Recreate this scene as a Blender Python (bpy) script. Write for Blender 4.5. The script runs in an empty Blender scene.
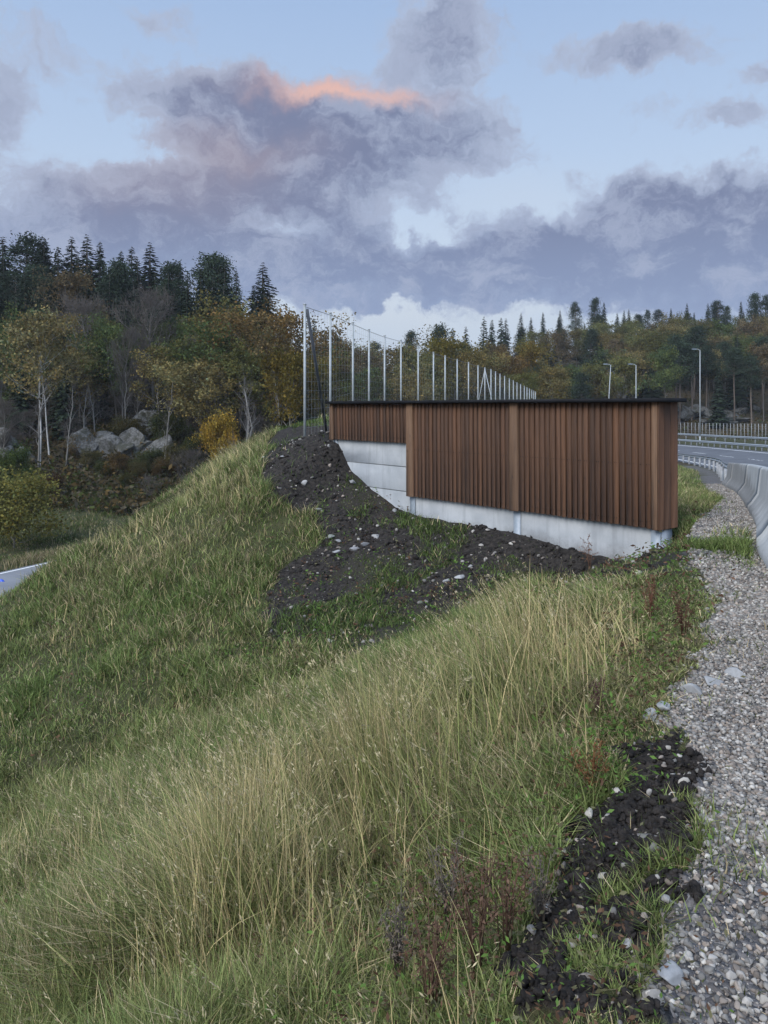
import bpy, math, random
import numpy as np

# ------------------------------------------------------------------ camera, sky, sun, exposure
S = bpy.context.scene
C = bpy.context.collection
EYE = 1.55          # eye height above the gravel shoulder
FPX = 769.0         # focal length in picture heights * 1024
HORIZON = 407.0

cam = bpy.data.cameras.new("camera")
cam_o = bpy.data.objects.new("camera", cam)
C.objects.link(cam_o)
cam_o.location = (0, 0, EYE)
cam_o.rotation_euler = (math.radians(90), 0, 0)
cam.sensor_fit = 'VERTICAL'
cam.sensor_height = 24.0
cam.lens = FPX / 1024.0 * 24.0
cam.shift_y = -(512.0 - HORIZON) / 1024.0
cam.clip_start = 0.05
cam.clip_end = 3000.0
S.camera = cam_o

SUN_EL, SUN_AZ = 42.0, 222.0     # degrees; azimuth clockwise from +Y: behind and to the left
sun = bpy.data.lights.new("sun", 'SUN')
sun.energy = 3.9
sun.angle = math.radians(36)
sun.color = (1.0, 0.95, 0.90)
sun_o = bpy.data.objects.new("sun", sun)
C.objects.link(sun_o)
sun_o.rotation_euler = (math.radians(90 - SUN_EL), 0, math.radians(180 - SUN_AZ))
sun_o.location = (-20, -20, 40)

S.view_settings.view_transform = 'Standard'
S.view_settings.look = 'None'
S.view_settings.gamma = 1.0
S.view_settings.use_curve_mapping = False
S.view_settings.exposure = 0.0
S.render.engine = 'CYCLES'
S.cycles.max_bounces = 5
S.cycles.diffuse_bounces = 3
S.cycles.glossy_bounces = 2
S.cycles.transparent_max_bounces = 8
S.cycles.use_denoising = True


class NT:
    """tiny helper around a node tree"""
    def __init__(self, nt):
        self.nt = nt

    def n(self, typ, **kw):
        nd = self.nt.nodes.new(typ)
        for k, v in kw.items():
            setattr(nd, k, v)
        return nd

    def link(self, a, b):
        self.nt.links.new(a, b)

    def put(self, sock, v):
        if isinstance(v, bpy.types.NodeSocket):
            self.link(v, sock)
        elif v is not None:
            sock.default_value = v

    def m(self, op, a, b=None, c=None, clamp=False):
        nd = self.n('ShaderNodeMath', operation=op)
        nd.use_clamp = clamp
        self.put(nd.inputs[0], a)
        self.put(nd.inputs[1], b)
        self.put(nd.inputs[2], c)
        return nd.outputs[0]

    def v(self, op, a, b=None):
        nd = self.n('ShaderNodeVectorMath', operation=op)
        self.put(nd.inputs[0], a)
        if b is not None:
            if op == 'SCALE':
                self.put(nd.inputs['Scale'], b)
            else:
                self.put(nd.inputs[1], b)
        return nd.outputs['Value'] if op in ('DOT_PRODUCT', 'LENGTH') else nd.outputs['Vector']

    def mix(self, f, a, b, blend='MIX'):
        nd = self.n('ShaderNodeMix', data_type='RGBA', blend_type=blend)
        self.put(nd.inputs[0], f)
        for s, val in ((nd.inputs[6], a), (nd.inputs[7], b)):
            if isinstance(val, (tuple, list)):
                val = tuple(val) + (1.0,) if len(val) == 3 else tuple(val)
            self.put(s, val)
        return nd.outputs[2]

    def noise(self, vec, scale, detail=4.0, rough=0.55, dist=0.0, color=False):
        nd = self.n('ShaderNodeTexNoise')
        if vec is not None:
            self.link(vec, nd.inputs['Vector'])
        nd.inputs['Scale'].default_value = scale
        nd.inputs['Detail'].default_value = detail
        nd.inputs['Roughness'].default_value = rough
        nd.inputs['Distortion'].default_value = dist
        return nd.outputs['Color'] if color else nd.outputs['Fac']

    def ramp(self, fac, stops):
        nd = self.n('ShaderNodeValToRGB')
        e = nd.color_ramp.elements
        while len(e) < len(stops):
            e.new(0.5)
        for el, (p, c) in zip(e, stops):
            el.position = p
            el.color = tuple(c) + (1.0,) if len(c) == 3 else c
        self.put(nd.inputs[0], fac)
        return nd.outputs[0]

    def sstep(self, x, lo, hi):
        nd = self.n('ShaderNodeMapRange', interpolation_type='SMOOTHSTEP')
        self.put(nd.inputs[0], x)
        nd.inputs[1].default_value = lo
        nd.inputs[2].default_value = hi
        return nd.outputs[0]


def build_world():
    w = bpy.data.worlds.new("World")
    S.world = w
    w.use_nodes = True
    nt = w.node_tree
    nt.nodes.clear()
    t = NT(nt)
    out = t.n('ShaderNodeOutputWorld')
    bg = t.n('ShaderNodeBackground')
    bg.inputs[1].default_value = 0.1
    t.link(bg.outputs[0], out.inputs[0])
    sky = t.n('ShaderNodeTexSky')
    sky.sky_type = 'NISHITA'
    sky.sun_disc = False
    sky.sun_elevation = math.radians(SUN_EL)
    sky.sun_rotation = math.radians(SUN_AZ)
    tc = t.n('ShaderNodeTexCoord')
    sep = t.n('ShaderNodeSeparateXYZ')
    t.link(tc.outputs['Generated'], sep.inputs[0])
    dx, dy, dz = sep.outputs
    az = t.m('ARCTAN2', dx, dy)
    el = t.m('ARCSINE', dz)
    cmb = t.n('ShaderNodeCombineXYZ')
    t.link(az, cmb.inputs[0])
    t.link(el, cmb.inputs[1])
    P0 = cmb.outputs[0]
    w1 = t.v('SUBTRACT', t.noise(P0, 7.0, 3.0, 0.5, color=True), (0.5, 0.5, 0.5))
    w2 = t.v('SUBTRACT', t.noise(P0, 24.0, 4.0, 0.6, color=True), (0.5, 0.5, 0.5))
    P = t.v('ADD', P0, t.v('SCALE', w1, 0.085))
    P = t.v('ADD', P, t.v('SCALE', w2, 0.06))
    PS = t.v('MULTIPLY', P, (1.0, 1.7, 1.0))

    def blob(x, y, rx, ry, amp, src=P):
        u = (x - 384.0) / FPX
        v = (HORIZON - y) / FPX
        a = math.atan(u)
        e = math.atan(v * math.cos(a))
        q = t.v('SUBTRACT', src, (a, e, 0))
        q = t.v('MULTIPLY', q, (FPX / rx, FPX / ry, 0))
        d = t.v('DOT_PRODUCT', q, q)
        g = t.m('EXPONENT', t.m('MULTIPLY', d, -1.0))
        return t.m('MULTIPLY', g, amp)

    def total(lst, src=P):
        acc = None
        for b in lst:
            x = blob(*b, src=src)
            acc = x if acc is None else t.m('ADD', acc, x)
        return acc

    clouds = [(225, 104, 112, 42, 1.05), (340, 120, 110, 40, 0.7), (440, 38, 66, 36, 1.0), (-14, 100, 48, 40, 0.9), (120, 200, 125, 46, 1.0),
              (310, 180, 130, 52, 1.0), (480, 132, 78, 40, 0.75), (630, 52, 74, 19, 0.95), (660, 220, 140, 54, 1.05),
              (560, 262, 180, 36, 0.9), (330, 255, 170, 36, 0.95), (735, 120, 45, 15, 0.6), (640, 112, 36, 18, 0.45),
              (768, 75, 30, 15, 0.6), (160, 5, 52, 14, 0.6), (45, 50, 40, 18, 0.4), (80, 262, 150, 34, 0.75),
              (780, 260, 110, 50, 0.9), (470, 292, 190, 24, 0.75), (330, 285, 60, 25, 0.4), (640, 190, 40, 26, 0.5)]
    gaps = [(160, 155, 30, 12, -0.4), (515, 190, 60, 20, -0.8), (422, 230, 36, 18, -1.0), (400, 314, 50, 12, -0.55),
            (275, 230, 44, 11, -0.8), (560, 215, 30, 12, -0.35), (350, 290, 50, 10, -0.4), (530, 312, 60, 8, -0.15), (710, 165, 60, 22, -0.5), (60, 140, 70, 30, -0.45),
            (300, 30, 80, 30, -0.45), (560, 100, 40, 30, -0.35), (505, 78, 38, 20, -0.4), (590, 135, 60, 22, -0.4), (100, 120, 40, 30, -0.3)]
    dens = total(clouds + gaps)
    fb = t.noise(PS, 13.0, 7.0, 0.62)
    fb2 = t.noise(PS, 40.0, 5.0, 0.6)
    dens = t.m('ADD', dens, t.m('MULTIPLY', t.m('SUBTRACT', fb, 0.5), 1.15))
    dens = t.m('ADD', dens, t.m('MULTIPLY', t.m('SUBTRACT', fb2, 0.5), 0.70))
    mask = t.sstep(dens, 0.16, 0.66)
    thick = t.sstep(dens, 0.45, 1.35)
    # clear sky: paler and warmer towards the horizon
    grad = t.ramp(t.m('MULTIPLY', el, 2.0), [(0.0, (0.47, 0.54, 0.67)), (0.22, (0.57, 0.65, 0.78)), (0.36, (0.64, 0.74, 0.88)), (0.62, (0.53, 0.67, 0.885)),
                                             (1.0, (0.40, 0.555, 0.83))])
    glow = total([(400, 310, 150, 30, 1.0), (560, 300, 120, 18, 0.6), (520, 195, 90, 30, 0.5), (430, 150, 60, 22, 0.4)])
    grad = t.mix(t.m('MULTIPLY', glow, 0.24, clamp=True), grad, (0.76, 0.755, 0.745))
    base = t.mix(0.85, sky.outputs[0], t.v('SCALE', grad, 10.0))
    ccol = t.mix(thick, (0.43, 0.50, 0.66), (0.185, 0.222, 0.355))
    low = t.sstep(el, 0.28, 0.12)
    ccol = t.mix(t.m('MULTIPLY', low, 0.85), ccol, (0.25, 0.32, 0.50))
    var = t.noise(PS, 11.0, 6.0, 0.64)
    ccol = t.mix(t.m('MULTIPLY', t.sstep(var, 0.44, 0.66), 0.75), ccol, (0.385, 0.44, 0.59))
    pink = total([(312, 85, 42, 11, 1.1), (385, 98, 42, 9, 1.0), (350, 92, 34, 10, 0.5)])
    pk = t.m('MULTIPLY', pink, t.m('ADD', t.m('MULTIPLY', fb, 1.3), 0.15), clamp=True)
    dull = total([(245, 148, 70, 20, 0.8), (180, 160, 90, 40, 0.5), (215, 70, 70, 20, 0.35), (150, 190, 120, 40, 0.35)])
    ccol = t.mix(t.m('MULTIPLY', dull, 0.42, clamp=True), ccol, (0.42, 0.345, 0.385))
    ccol = t.mix(pk, ccol, (0.76, 0.49, 0.44))
    col = t.mix(mask, base, t.v('SCALE', ccol, 10.0))
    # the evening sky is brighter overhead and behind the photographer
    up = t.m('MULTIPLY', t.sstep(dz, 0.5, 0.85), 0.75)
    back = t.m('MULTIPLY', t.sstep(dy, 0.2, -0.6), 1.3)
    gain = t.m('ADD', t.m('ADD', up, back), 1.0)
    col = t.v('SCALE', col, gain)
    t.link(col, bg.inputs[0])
    w.cycles.sampling_method = 'MANUAL'
    w.cycles.sample_map_resolution = 512


build_world()

# ------------------------------------------------------------------ helpers
rng = np.random.default_rng(7)
random.seed(7)


def tag(o, label=None, cat=None, group=None, kind=None):
    if label:
        o['label'] = label
    if cat:
        o['category'] = cat
    if group:
        o['group'] = group
    if kind:
        o['kind'] = kind
    return o


def thing(name, label, cat, loc=(0, 0, 0), rz=0.0, group=None):
    o = bpy.data.objects.new(name, None)
    C.objects.link(o)
    o.location = loc
    o.rotation_euler = (0, 0, rz)
    o.empty_display_size = 0.2
    return tag(o, label, cat, group)


def mesh(name, V, F, mat=None, col=None, smooth=False):
    me = bpy.data.meshes.new(name)
    V = np.ascontiguousarray(V, dtype=np.float32)
    if not isinstance(F, (list, tuple)):
        F = [F]
    F = [np.asarray(f, dtype=np.int32) for f in F if len(f)]
    nl = sum(f.size for f in F)
    nf = sum(len(f) for f in F)
    me.vertices.add(len(V))
    me.vertices.foreach_set('co', V.ravel())
    me.loops.add(nl)
    me.loops.foreach_set('vertex_index', np.concatenate([f.ravel() for f in F]))
    me.polygons.add(nf)
    tot = np.concatenate([np.full(len(f), f.shape[1], dtype=np.int32) for f in F])
    start = np.concatenate([[0], np.cumsum(tot)[:-1]]).astype(np.int32)
    me.polygons.foreach_set('loop_start', start)
    me.polygons.foreach_set('loop_total', tot)
    if smooth:
        me.polygons.foreach_set('use_smooth', np.ones(nf, dtype=bool))
    if col is not None:
        a = me.color_attributes.new('col', 'FLOAT_COLOR', 'POINT')
        c4 = np.ones((len(V), 4), dtype=np.float32)
        c4[:, :3] = col
        a.data.foreach_set('color', c4.ravel())
    me.update(calc_edges=True)
    me.validate()
    if mat is not None:
        me.materials.append(mat)
    return me


def obj(name, me, parent=None, loc=None):
    o = bpy.data.objects.new(name, me)
    C.objects.link(o)
    if parent is not None:
        o.parent = parent
    if loc is not None:
        o.location = loc
    return o


class MB:
    """collects geometry for ONE mesh"""
    def __init__(self):
        self.V, self.F3, self.F4, self.Cc, self.n = [], [], [], [], 0

    def add(self, V, F, col=None):
        V = np.asarray(V, dtype=np.float32).reshape(-1, 3)
        F = np.asarray(F, dtype=np.int32)
        (self.F3 if F.shape[1] == 3 else self.F4).append(F + self.n)
        self.V.append(V)
        if col is None:
            col = (1, 1, 1)
        self.Cc.append(np.broadcast_to(np.asarray(col, dtype=np.float32), V.shape))
        self.n += len(V)

    def box(self, x0, x1, y0, y1, z0, z1, col=None, bev=0.0):
        if bev > 0:
            b = bev
            V, F = [], []
            # chamfered box: 24 corners (3 per corner)
            idx = {}
            for sx in (0, 1):
                for sy in (0, 1):
                    for sz in (0, 1):
                        c = np.array([(x0, x1)[sx], (y0, y1)[sy], (z0, z1)[sz]])
                        ins = np.array([1 - 2 * sx, 1 - 2 * sy, 1 - 2 * sz]) * b
                        for k in range(3):
                            p = c + ins
                            p[k] = c[k]
                            idx[(sx, sy, sz, k)] = len(V)
                            V.append(p)
            q, tr = [], []
            for k in range(3):
                a, b2 = [i for i in range(3) if i != k]
                for s in (0, 1):
                    ring = []
                    for (u, w) in ((0, 0), (1, 0), (1, 1), (0, 1)):
                        key = [0, 0, 0]
                        key[k], key[a], key[b2] = s, u, w
                        ring.append(idx[tuple(key) + (k,)])
                    if (s == 0) == (k != 1):
                        ring = ring[::-1]
                    q.append(ring)
            for k in range(3):      # edge chamfers along axis k
                a, b2 = [i for i in range(3) if i != k]
                for u in (0, 1):
                    for w in (0, 1):
                        lo, hi = [0, 0, 0], [0, 0, 0]
                        lo[a] = hi[a] = u
                        lo[b2] = hi[b2] = w
                        hi[k] = 1
                        lo, hi = tuple(lo), tuple(hi)
                        q.append([idx[lo + (a,)], idx[hi + (a,)], idx[hi + (b2,)], idx[lo + (b2,)]])
            for sx in (0, 1):
                for sy in (0, 1):
                    for sz in (0, 1):
                        tr.append([idx[(sx, sy, sz, k)] for k in range(3)])
            n0 = self.n
            self.add(V, np.array(q), col)
            self.F3.append(np.array(tr, dtype=np.int32) + n0)
            return
        V = [(x, y, z) for x in (x0, x1) for y in (y0, y1) for z in (z0, z1)]
        F = [(0, 1, 3, 2), (4, 6, 7, 5), (0, 4, 5, 1), (2, 3, 7, 6), (0, 2, 6, 4), (1, 5, 7, 3)]
        self.add(V, np.array(F), col)

    def tube(self, path, rad, ns=6, col=None, cap=True):
        V, F = tube(path, rad, ns, cap)
        self.add(V, F, col)

    def mesh(self, name, mat, smooth=False):
        F = []
        if self.F4:
            F.append(np.concatenate(self.F4))
        if self.F3:
            F.append(np.concatenate(self.F3))
        return mesh(name, np.concatenate(self.V), F, mat, np.concatenate(self.Cc), smooth)

    def build(self, name, mat, parent=None, smooth=False, loc=None):
        return obj(name, self.mesh(name, mat, smooth), parent, loc)


def tube(path, rad, ns=6, cap=True):
    path = np.asarray(path, dtype=float)
    rad = np.broadcast_to(np.asarray(rad, dtype=float), (len(path),))
    tan = np.gradient(path, axis=0)
    tan /= np.linalg.norm(tan, axis=1)[:, None] + 1e-9
    ref = np.where(np.abs(tan[:, 2:3]) > 0.9, np.array([[1.0, 0, 0]]), np.array([[0, 0, 1.0]]))
    ref = np.broadcast_to(ref[len(ref) // 2], tan.shape)
    a = np.cross(tan, ref)
    a /= np.linalg.norm(a, axis=1)[:, None] + 1e-9
    b = np.cross(tan, a)
    th = np.linspace(0, 2 * math.pi, ns, endpoint=False)
    V = path[:, None, :] + rad[:, None, None] * (np.cos(th)[None, :, None] * a[:, None, :] + np.sin(th)[None, :, None] * b[:, None, :])
    n = len(path)
    i = np.arange(n - 1)[:, None] * ns
    j = np.arange(ns)[None, :]
    k = (j + 1) % ns
    F = np.stack([i + j, i + k, i + ns + k, i + ns + j], -1).reshape(-1, 4)
    V = V.reshape(-1, 3)
    if cap:
        V = np.concatenate([V, path[-1:], path[:1]])
        tip, bot = n * ns, n * ns + 1
        top = np.stack([(n - 1) * ns + j[0], (n - 1) * ns + k[0], np.full(ns, tip), np.full(ns, tip)], -1)
        base = np.stack([k[0], j[0], np.full(ns, bot), np.full(ns, bot)], -1)
        # triangles stored as quads would be degenerate: fall back to triangles for all
        T = np.concatenate([F[:, [0, 1, 2]], F[:, [0, 2, 3]], top[:, :3], base[:, :3]])
        return V, T
    return V, F


def hash2(ix, iy, seed):
    ix = ix.astype(np.int64)
    iy = iy.astype(np.int64)
    h = (ix * 374761393 + iy * 668265263 + seed * 974634777) & 0x7fffffff
    h = ((h ^ (h >> 13)) * 1274126177) & 0x7fffffff
    h = h ^ (h >> 16)
    return (h & 0xffff) / 65535.0


def vnoise(x, y, seed=0):
    x = np.asarray(x, float)
    y = np.asarray(y, float)
    ix, iy = np.floor(x), np.floor(y)
    fx, fy = x - ix, y - iy
    fx = fx * fx * (3 - 2 * fx)
    fy = fy * fy * (3 - 2 * fy)
    a, b = hash2(ix, iy, seed), hash2(ix + 1, iy, seed)
    c, d = hash2(ix, iy + 1, seed), hash2(ix + 1, iy + 1, seed)
    return (a * (1 - fx) + b * fx) * (1 - fy) + (c * (1 - fx) + d * fx) * fy


def fbm(x, y, seed=0, octv=4):
    s, a, t = 0.0, 0.5, 0.0
    for k in range(octv):
        s = s + a * vnoise(x * 2 ** k, y * 2 ** k, seed + k)
        t += a
        a *= 0.5
    return s / t


def sst(x, lo, hi):
    t = np.clip((np.asarray(x, float) - lo) / (hi - lo), 0, 1)
    return t * t * (3 - 2 * t)


def softplus(x, k=1.0):
    return k * np.logaddexp(0, np.asarray(x, float) / k)


def smax(a, b, k):
    return k * np.logaddexp(a / k, b / k)


# ------------------------------------------------------------------ terrain
# road: left edge line (foot of the concrete barrier and guardrail), gravel edge and shoulder height by forward distance
RY = np.array([-30, -8, 0, 2, 5, 8, 11.3, 15.2, 23, 29, 44, 58, 72, 90, 110, 130, 150, 200])
RX = np.array([0.0, 1.35, 2.05, 2.3, 3.0, 3.95, 5.49, 7.2, 10.5, 12.75, 18.8, 23.6, 27.5, 31.0, 33.0, 32.3, 28.0, 5.0])
GY = np.array([-30, -8, 0, 2.0, 2.3, 2.7, 3.3, 3.8, 4.3, 5.0, 6.2, 8.0, 10.0, 12.2, 15.2, 19, 23, 29, 44, 72, 110, 150, 200])
GX = np.array([-2.0, -1.2, -0.1, 0.68, 0.90, 1.12, 1.34, 1.42, 1.60, 2.10, 2.66, 3.15, 3.95, 4.95, 6.45, 8.3, 9.7, 12.0, 18.0, 26.7, 32.2, 27.2, 4.2])
ZY = np.array([-30, -10, 0, 4, 8, 15.2, 23, 29, 44, 72, 110, 150, 300, 900])
ZZ = np.array([0.3, 0.1, 0.02, 0.0, -0.05, -0.48, -0.99, -1.39, -2.17, -3.6, -4.7, -5.2, -6.0, -6.0])
LANE = 12.3


def cross_fall(Y, tr):
    """the bend is banked: the outer side of the road lies higher"""
    return 0.055 * np.clip(tr, 0, 14.0) * (np.clip((np.asarray(Y, float) - 30) / 40.0, 0, 1))



def cub(x, xs, ys):
    """monotone-ish cubic (Catmull-Rom on a non-uniform grid)"""
    x = np.asarray(x, float)
    m = np.gradient(ys, xs)
    i = np.clip(np.searchsorted(xs, x) - 1, 0, len(xs) - 2)
    h = xs[i + 1] - xs[i]
    t = np.clip((x - xs[i]) / h, 0, 1)
    t2, t3 = t * t, t * t * t
    return (2 * t3 - 3 * t2 + 1) * ys[i] + (t3 - 2 * t2 + t) * h * m[i] + (-2 * t3 + 3 * t2) * ys[i + 1] + (t3 - t2) * h * m[i + 1]


def road_x(Y):
    return cub(Y, RY, RX)


def gravel_x(Y):
    return np.interp(Y, GY, GX)


def shoulder_z(Y):
    return cub(Y, ZY, ZZ)


# wall frame: right front corner, s runs along the wall away to the left, d points behind the wall
WR = np.array([4.372, 12.27])
WANG = math.radians(39.3)
WE = np.array([-math.sin(WANG), math.cos(WANG)])
WN = np.array([math.cos(WANG), math.sin(WANG)])
SZ_S = np.array([-30, 5.8, 6.5, 7.5, 8.3, 8.8, 9.6, 12.0, 14.0, 30])
SZ_B = np.array([0, 0.02, 0.09, 0.48, 0.86, 1.5, 1.72, 1.25, 0.80, 0.7])
XLY = np.array([-30, 5, 10, 15, 18, 19, 20, 21, 22, 24, 30, 40, 60, 100, 200, 600])
XLX = np.array([-20, -16, -14, -12.3, -11.0, -9.8, -8.2, -6.6, -5.4, -4.5, -3.2, -0.6, 4.5, 14, 22, 22])

HU = np.array([-1.2, -0.5, -0.3, -0.12, 0.0, 0.1, 0.25, 0.38, 0.5, 1.2])
HY = np.array([0, 45, 58, 70, 85, 110, 140, 170, 210, 300, 700])
HZ = np.array([
    [-7.0, -6.9, -6.6, -4.2, 1.0, 9, 13, 14, 16, 18, 26],
    [-7.0, -6.9, -6.6, -4.2, 1.0, 8, 11, 13, 16, 18, 26],
    [-7.0, -6.9, -6.3, -3.0, 1.5, 7, 10, 13, 16, 18, 26],
    [-7.0, -6.9, -6.0, -3.0, 0.0, 4, 6, 8, 11, 16, 24],
    [-7.0, -6.9, -6.5, -6.0, -4.0, -2, 0, 3, 6, 12, 24],
    [-7.0, -6.9, -6.5, -6.0, -5.0, -3.5, -2, 2, 7, 12, 24],
    [-7.0, -6.9, -6.5, -6.0, -5.5, -5.0, -3.0, 5, 16, 19, 28],
    [-7.0, -6.9, -6.5, -6.0, -5.5, -4.9, -2.4, 7, 19, 22, 30],
    [-7.0, -6.9, -6.5, -6.0, -5.5, -4.8, -1.8, 8, 20, 23, 32],
    [-7.0, -6.9, -6.5, -6.0, -5.5, -4.8, -1.0, 8, 20, 24, 32]])


def hill(X, Y):
    Yc = np.clip(Y, 1, 699)
    u = np.clip(X / np.maximum(Y, 20), -1.19, 1.19)
    i = np.clip(np.searchsorted(HU, u) - 1, 0, len(HU) - 2)
    j = np.clip(np.searchsorted(HY, Yc) - 1, 0, len(HY) - 2)
    a = (u - HU[i]) / (HU[i + 1] - HU[i])
    a = a * a * (3 - 2 * a)
    b = (Yc - HY[j]) / (HY[j + 1] - HY[j])
    z = (HZ[i, j] * (1 - a) + HZ[i + 1, j] * a) * (1 - b) + (HZ[i, j + 1] * (1 - a) + HZ[i + 1, j + 1] * a) * b
    amp = sst(Y, 58, 80) * 1.6
    return z + (fbm(X / 11.0, Y / 11.0, 31, 4) - 0.5) * amp


def ground_z(X, Y):
    X = np.asarray(X, float)
    Y = np.asarray(Y, float)
    g = gravel_x(Y)
    e = road_x(Y)
    zs = shoulder_z(Y)
    t = X - g
    rx, ry = X - WR[0], Y - WR[1]
    s = rx * WE[0] + ry * WE[1]
    d = rx * WN[0] + ry * WN[1]
    # bank below the gravel shoulder
    left = softplus(-t - 0.1, 0.12)
    A = zs - 0.44 * left
    # bank below the wall, with the mound at the wall's far end
    df = np.maximum(-d, 0)
    bump = np.interp(s, SZ_S, SZ_B) * np.exp(-(df / 3.2) ** 2) + 0.40 * np.exp(-((s - 13.2) / 2.0) ** 2 - ((df - 4.8) / 1.8) ** 2)
    B = -0.86 - 0.355 * df + bump
    B = B - 0.28 * softplus(-s - 0.6, 0.3) * 0.0
    F = smax(A, B, 0.22) - 0.55 * np.exp(-((s + 0.1) / 2.0) ** 2 - ((d + 0.55) / 1.15) ** 2)
    # plateau behind the wall up to the fence
    Pl = zs - 0.10 + sst(-t, 2.0, 13.0) * (1.1 - 0.5 * sst(Y, 45, 110) - zs + 0.1)
    w = sst(d, 0.3, 3.0) * sst(s, -1.5, 1.0)
    far = sst(Y, 22, 30)
    w = np.maximum(w, far * (d > 0))
    Z = F * (1 - w) + Pl * w
    # right of the wall end the verge is level with the shoulder
    wr = sst(d, 0.4, 2.6) * (1 - sst(s, -1.5, 1.0))
    V = zs - 0.12 * sst(-t, 0, 1.5)
    Z = Z * (1 - wr) + np.maximum(V, Z * 0 + V) * wr
    # left edge of the embankment drops to the valley
    xl = np.interp(Y, XLY, XLX)
    Z = Z - 0.62 * softplus(xl - X, 0.9)
    # small lumps
    lump = (fbm(X / 1.7, Y / 1.7, 3, 3) - 0.5) * 0.30 + (fbm(X / 0.45, Y / 0.45, 9, 3) - 0.5) * 0.10
    lw = sst(-t, 0.0, 1.2) * (1 - 0.7 * sst(-np.abs(d), -0.8, -0.1))
    Z = Z + lump * lw * (1 - sst(Y, 30, 45))
    h = hill(X, Y)
    far2 = Y > 18
    Z = np.where(far2, smax(Z, h, 0.35), np.maximum(Z, h))
    # road corridor
    tr = X - e
    wc = sst(t, -2.5, -0.2) * (1 - sst(tr, LANE + 10.0, LANE + 18.0))
    wc = np.where(Y < 14, np.where(t > 0, 1.0, 0.0), wc)
    zc = zs - 0.06 * sst(tr, 0.1, 0.4) + cross_fall(Y, tr) + 0.7 * sst(tr, LANE + 1.5, LANE + 7.0) * sst(Y, 30, 60)
    Z = Z * (1 - wc) + zc * wc
    # gravel ridges
    gr = sst(t, -0.1, 0.2) * (1 - sst(tr, -0.4, 0.0)) * (Y < 30)
    Z = Z + gr * ((fbm(X / 0.5, Y / 0.5, 21, 3) - 0.5) * 0.09)
    return Z


def to_px(X, Y, Z):
    Yc = np.maximum(Y, 0.2)
    return 384 + FPX * X / Yc, HORIZON - FPX * (Z - EYE) / Yc


def hit(px, py, y0=1.3, y1=160.0, n=700):
    """where the sight line through (px, py) first meets the ground"""
    px = np.atleast_1d(np.asarray(px, float))
    py = np.atleast_1d(np.asarray(py, float))
    Ys = np.geomspace(y0, y1, n)
    u = (px - 384) / FPX
    v = (HORIZON - py) / FPX
    XX = u[:, None] * Ys[None]
    ZZ_ = EYE + v[:, None] * Ys[None]
    G = ground_z(XX, np.broadcast_to(Ys[None], XX.shape))
    ok = G >= ZZ_
    i = np.argmax(ok, axis=1)
    i = np.where(ok.any(axis=1), i, n - 1)
    Y = Ys[i]
    X = u * Y
    return np.stack([X, Y, ground_z(X, Y)], -1)


def inpoly(x, y, poly):
    res = np.zeros(np.shape(x), bool)
    n = len(poly)
    for k in range(n):
        x0, y0 = poly[k]
        x1, y1 = poly[(k + 1) % n]
        c = ((y0 > y) != (y1 > y)) & (x < (x1 - x0) * (y - y0) / (y1 - y0 + 1e-9) + x0)
        res ^= c
    return res


def ground_poly(pts):
    return [tuple(p[:2]) for p in hit([q[0] for q in pts], [q[1] for q in pts], y1=40)]


# bare soil areas, as outlines on the ground
SOIL_WALL = ground_poly([(262, 478), (270, 440), (300, 424), (333, 420)]) + [(-0.9, 19.6), (0.9, 16.9), (4.6, 12.5), (5.0, 12.0)] + \
    ground_poly([(690, 575), (600, 592), (530, 590), (470, 612), (420, 640), (330, 655), (262, 635), (285, 575), (330, 540), (285, 500)])
SOIL_EDGE = ground_poly([(630, 745), (718, 765), (706, 840), (672, 930), (648, 985), (600, 1023), (490, 1023), (505, 960), (545, 890), (590, 820)])


def polydist_mask(X, Y, poly, soft=0.5, seed=5, amp=0.9, sc=0.9):
    nx = (fbm(X / sc, Y / sc, seed, 3) - 0.5) * amp
    ny = (fbm(X / sc, Y / sc, seed + 50, 3) - 0.5) * amp
    return inpoly(X + nx, Y + ny, poly).astype(float)


def soil_mask(X, Y):
    a = polydist_mask(X, Y, SOIL_WALL, amp=1.2)
    b = polydist_mask(X, Y, SOIL_EDGE, seed=15, amp=0.45, sc=0.28)
    b = b * ((fbm(X / 0.16, Y / 0.16, 18, 3) > 0.27) | (rng.uniform(0, 1, np.shape(X)) < 0.0))
    a = np.maximum(a, b)
    return a


def soil_bump(X, Y, soil):
    k = np.where(Y < 7, 0.07, 0.11)
    z = (fbm(X / 0.22, Y / 0.22, 61, 3) - 0.45) * k
    rid = 1 - 2 * np.abs(fbm(X / 0.16, Y / 0.10, 65, 3) - 0.5)
    z = z + np.where(Y < 7, (rid - 0.75) * 0.10 + (fbm(X / 0.05, Y / 0.05, 67, 2) - 0.5) * 0.028, 0)
    return soil * z * ((Y < 26) & (Y > 0))


def green_patch(X, Y):
    away = -((X - WR[0]) * WN[0] + (Y - WR[1]) * WN[1])
    return sst(fbm(X / 1.1, Y / 1.1, 77, 4) + 0.17 * sst(away, 1.0, 3.8) * (Y > 8) - 0.16 * np.exp(-((X + 1.6) / 1.9) ** 2 - ((Y - 18.0) / 2.6) ** 2), 0.50, 0.60)


def gravel_mask(X, Y):
    t = X - gravel_x(Y) + (fbm(X / 0.35, Y / 0.35, 41, 3) - 0.5) * 0.35
    return ((t > 0) & (X < road_x(Y) + 0.4) & (Y < 60)).astype(float)


# ------------------------------------------------------------------ materials
def mat(name, rough=0.8, spec=0.3):
    m = bpy.data.materials.new(name)
    m.use_nodes = True
    t = NT(m.node_tree)
    b = m.node_tree.nodes['Principled BSDF']
    b.inputs['Roughness'].default_value = rough
    b.inputs['Specular IOR Level'].default_value = spec
    return m, t, b


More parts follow.
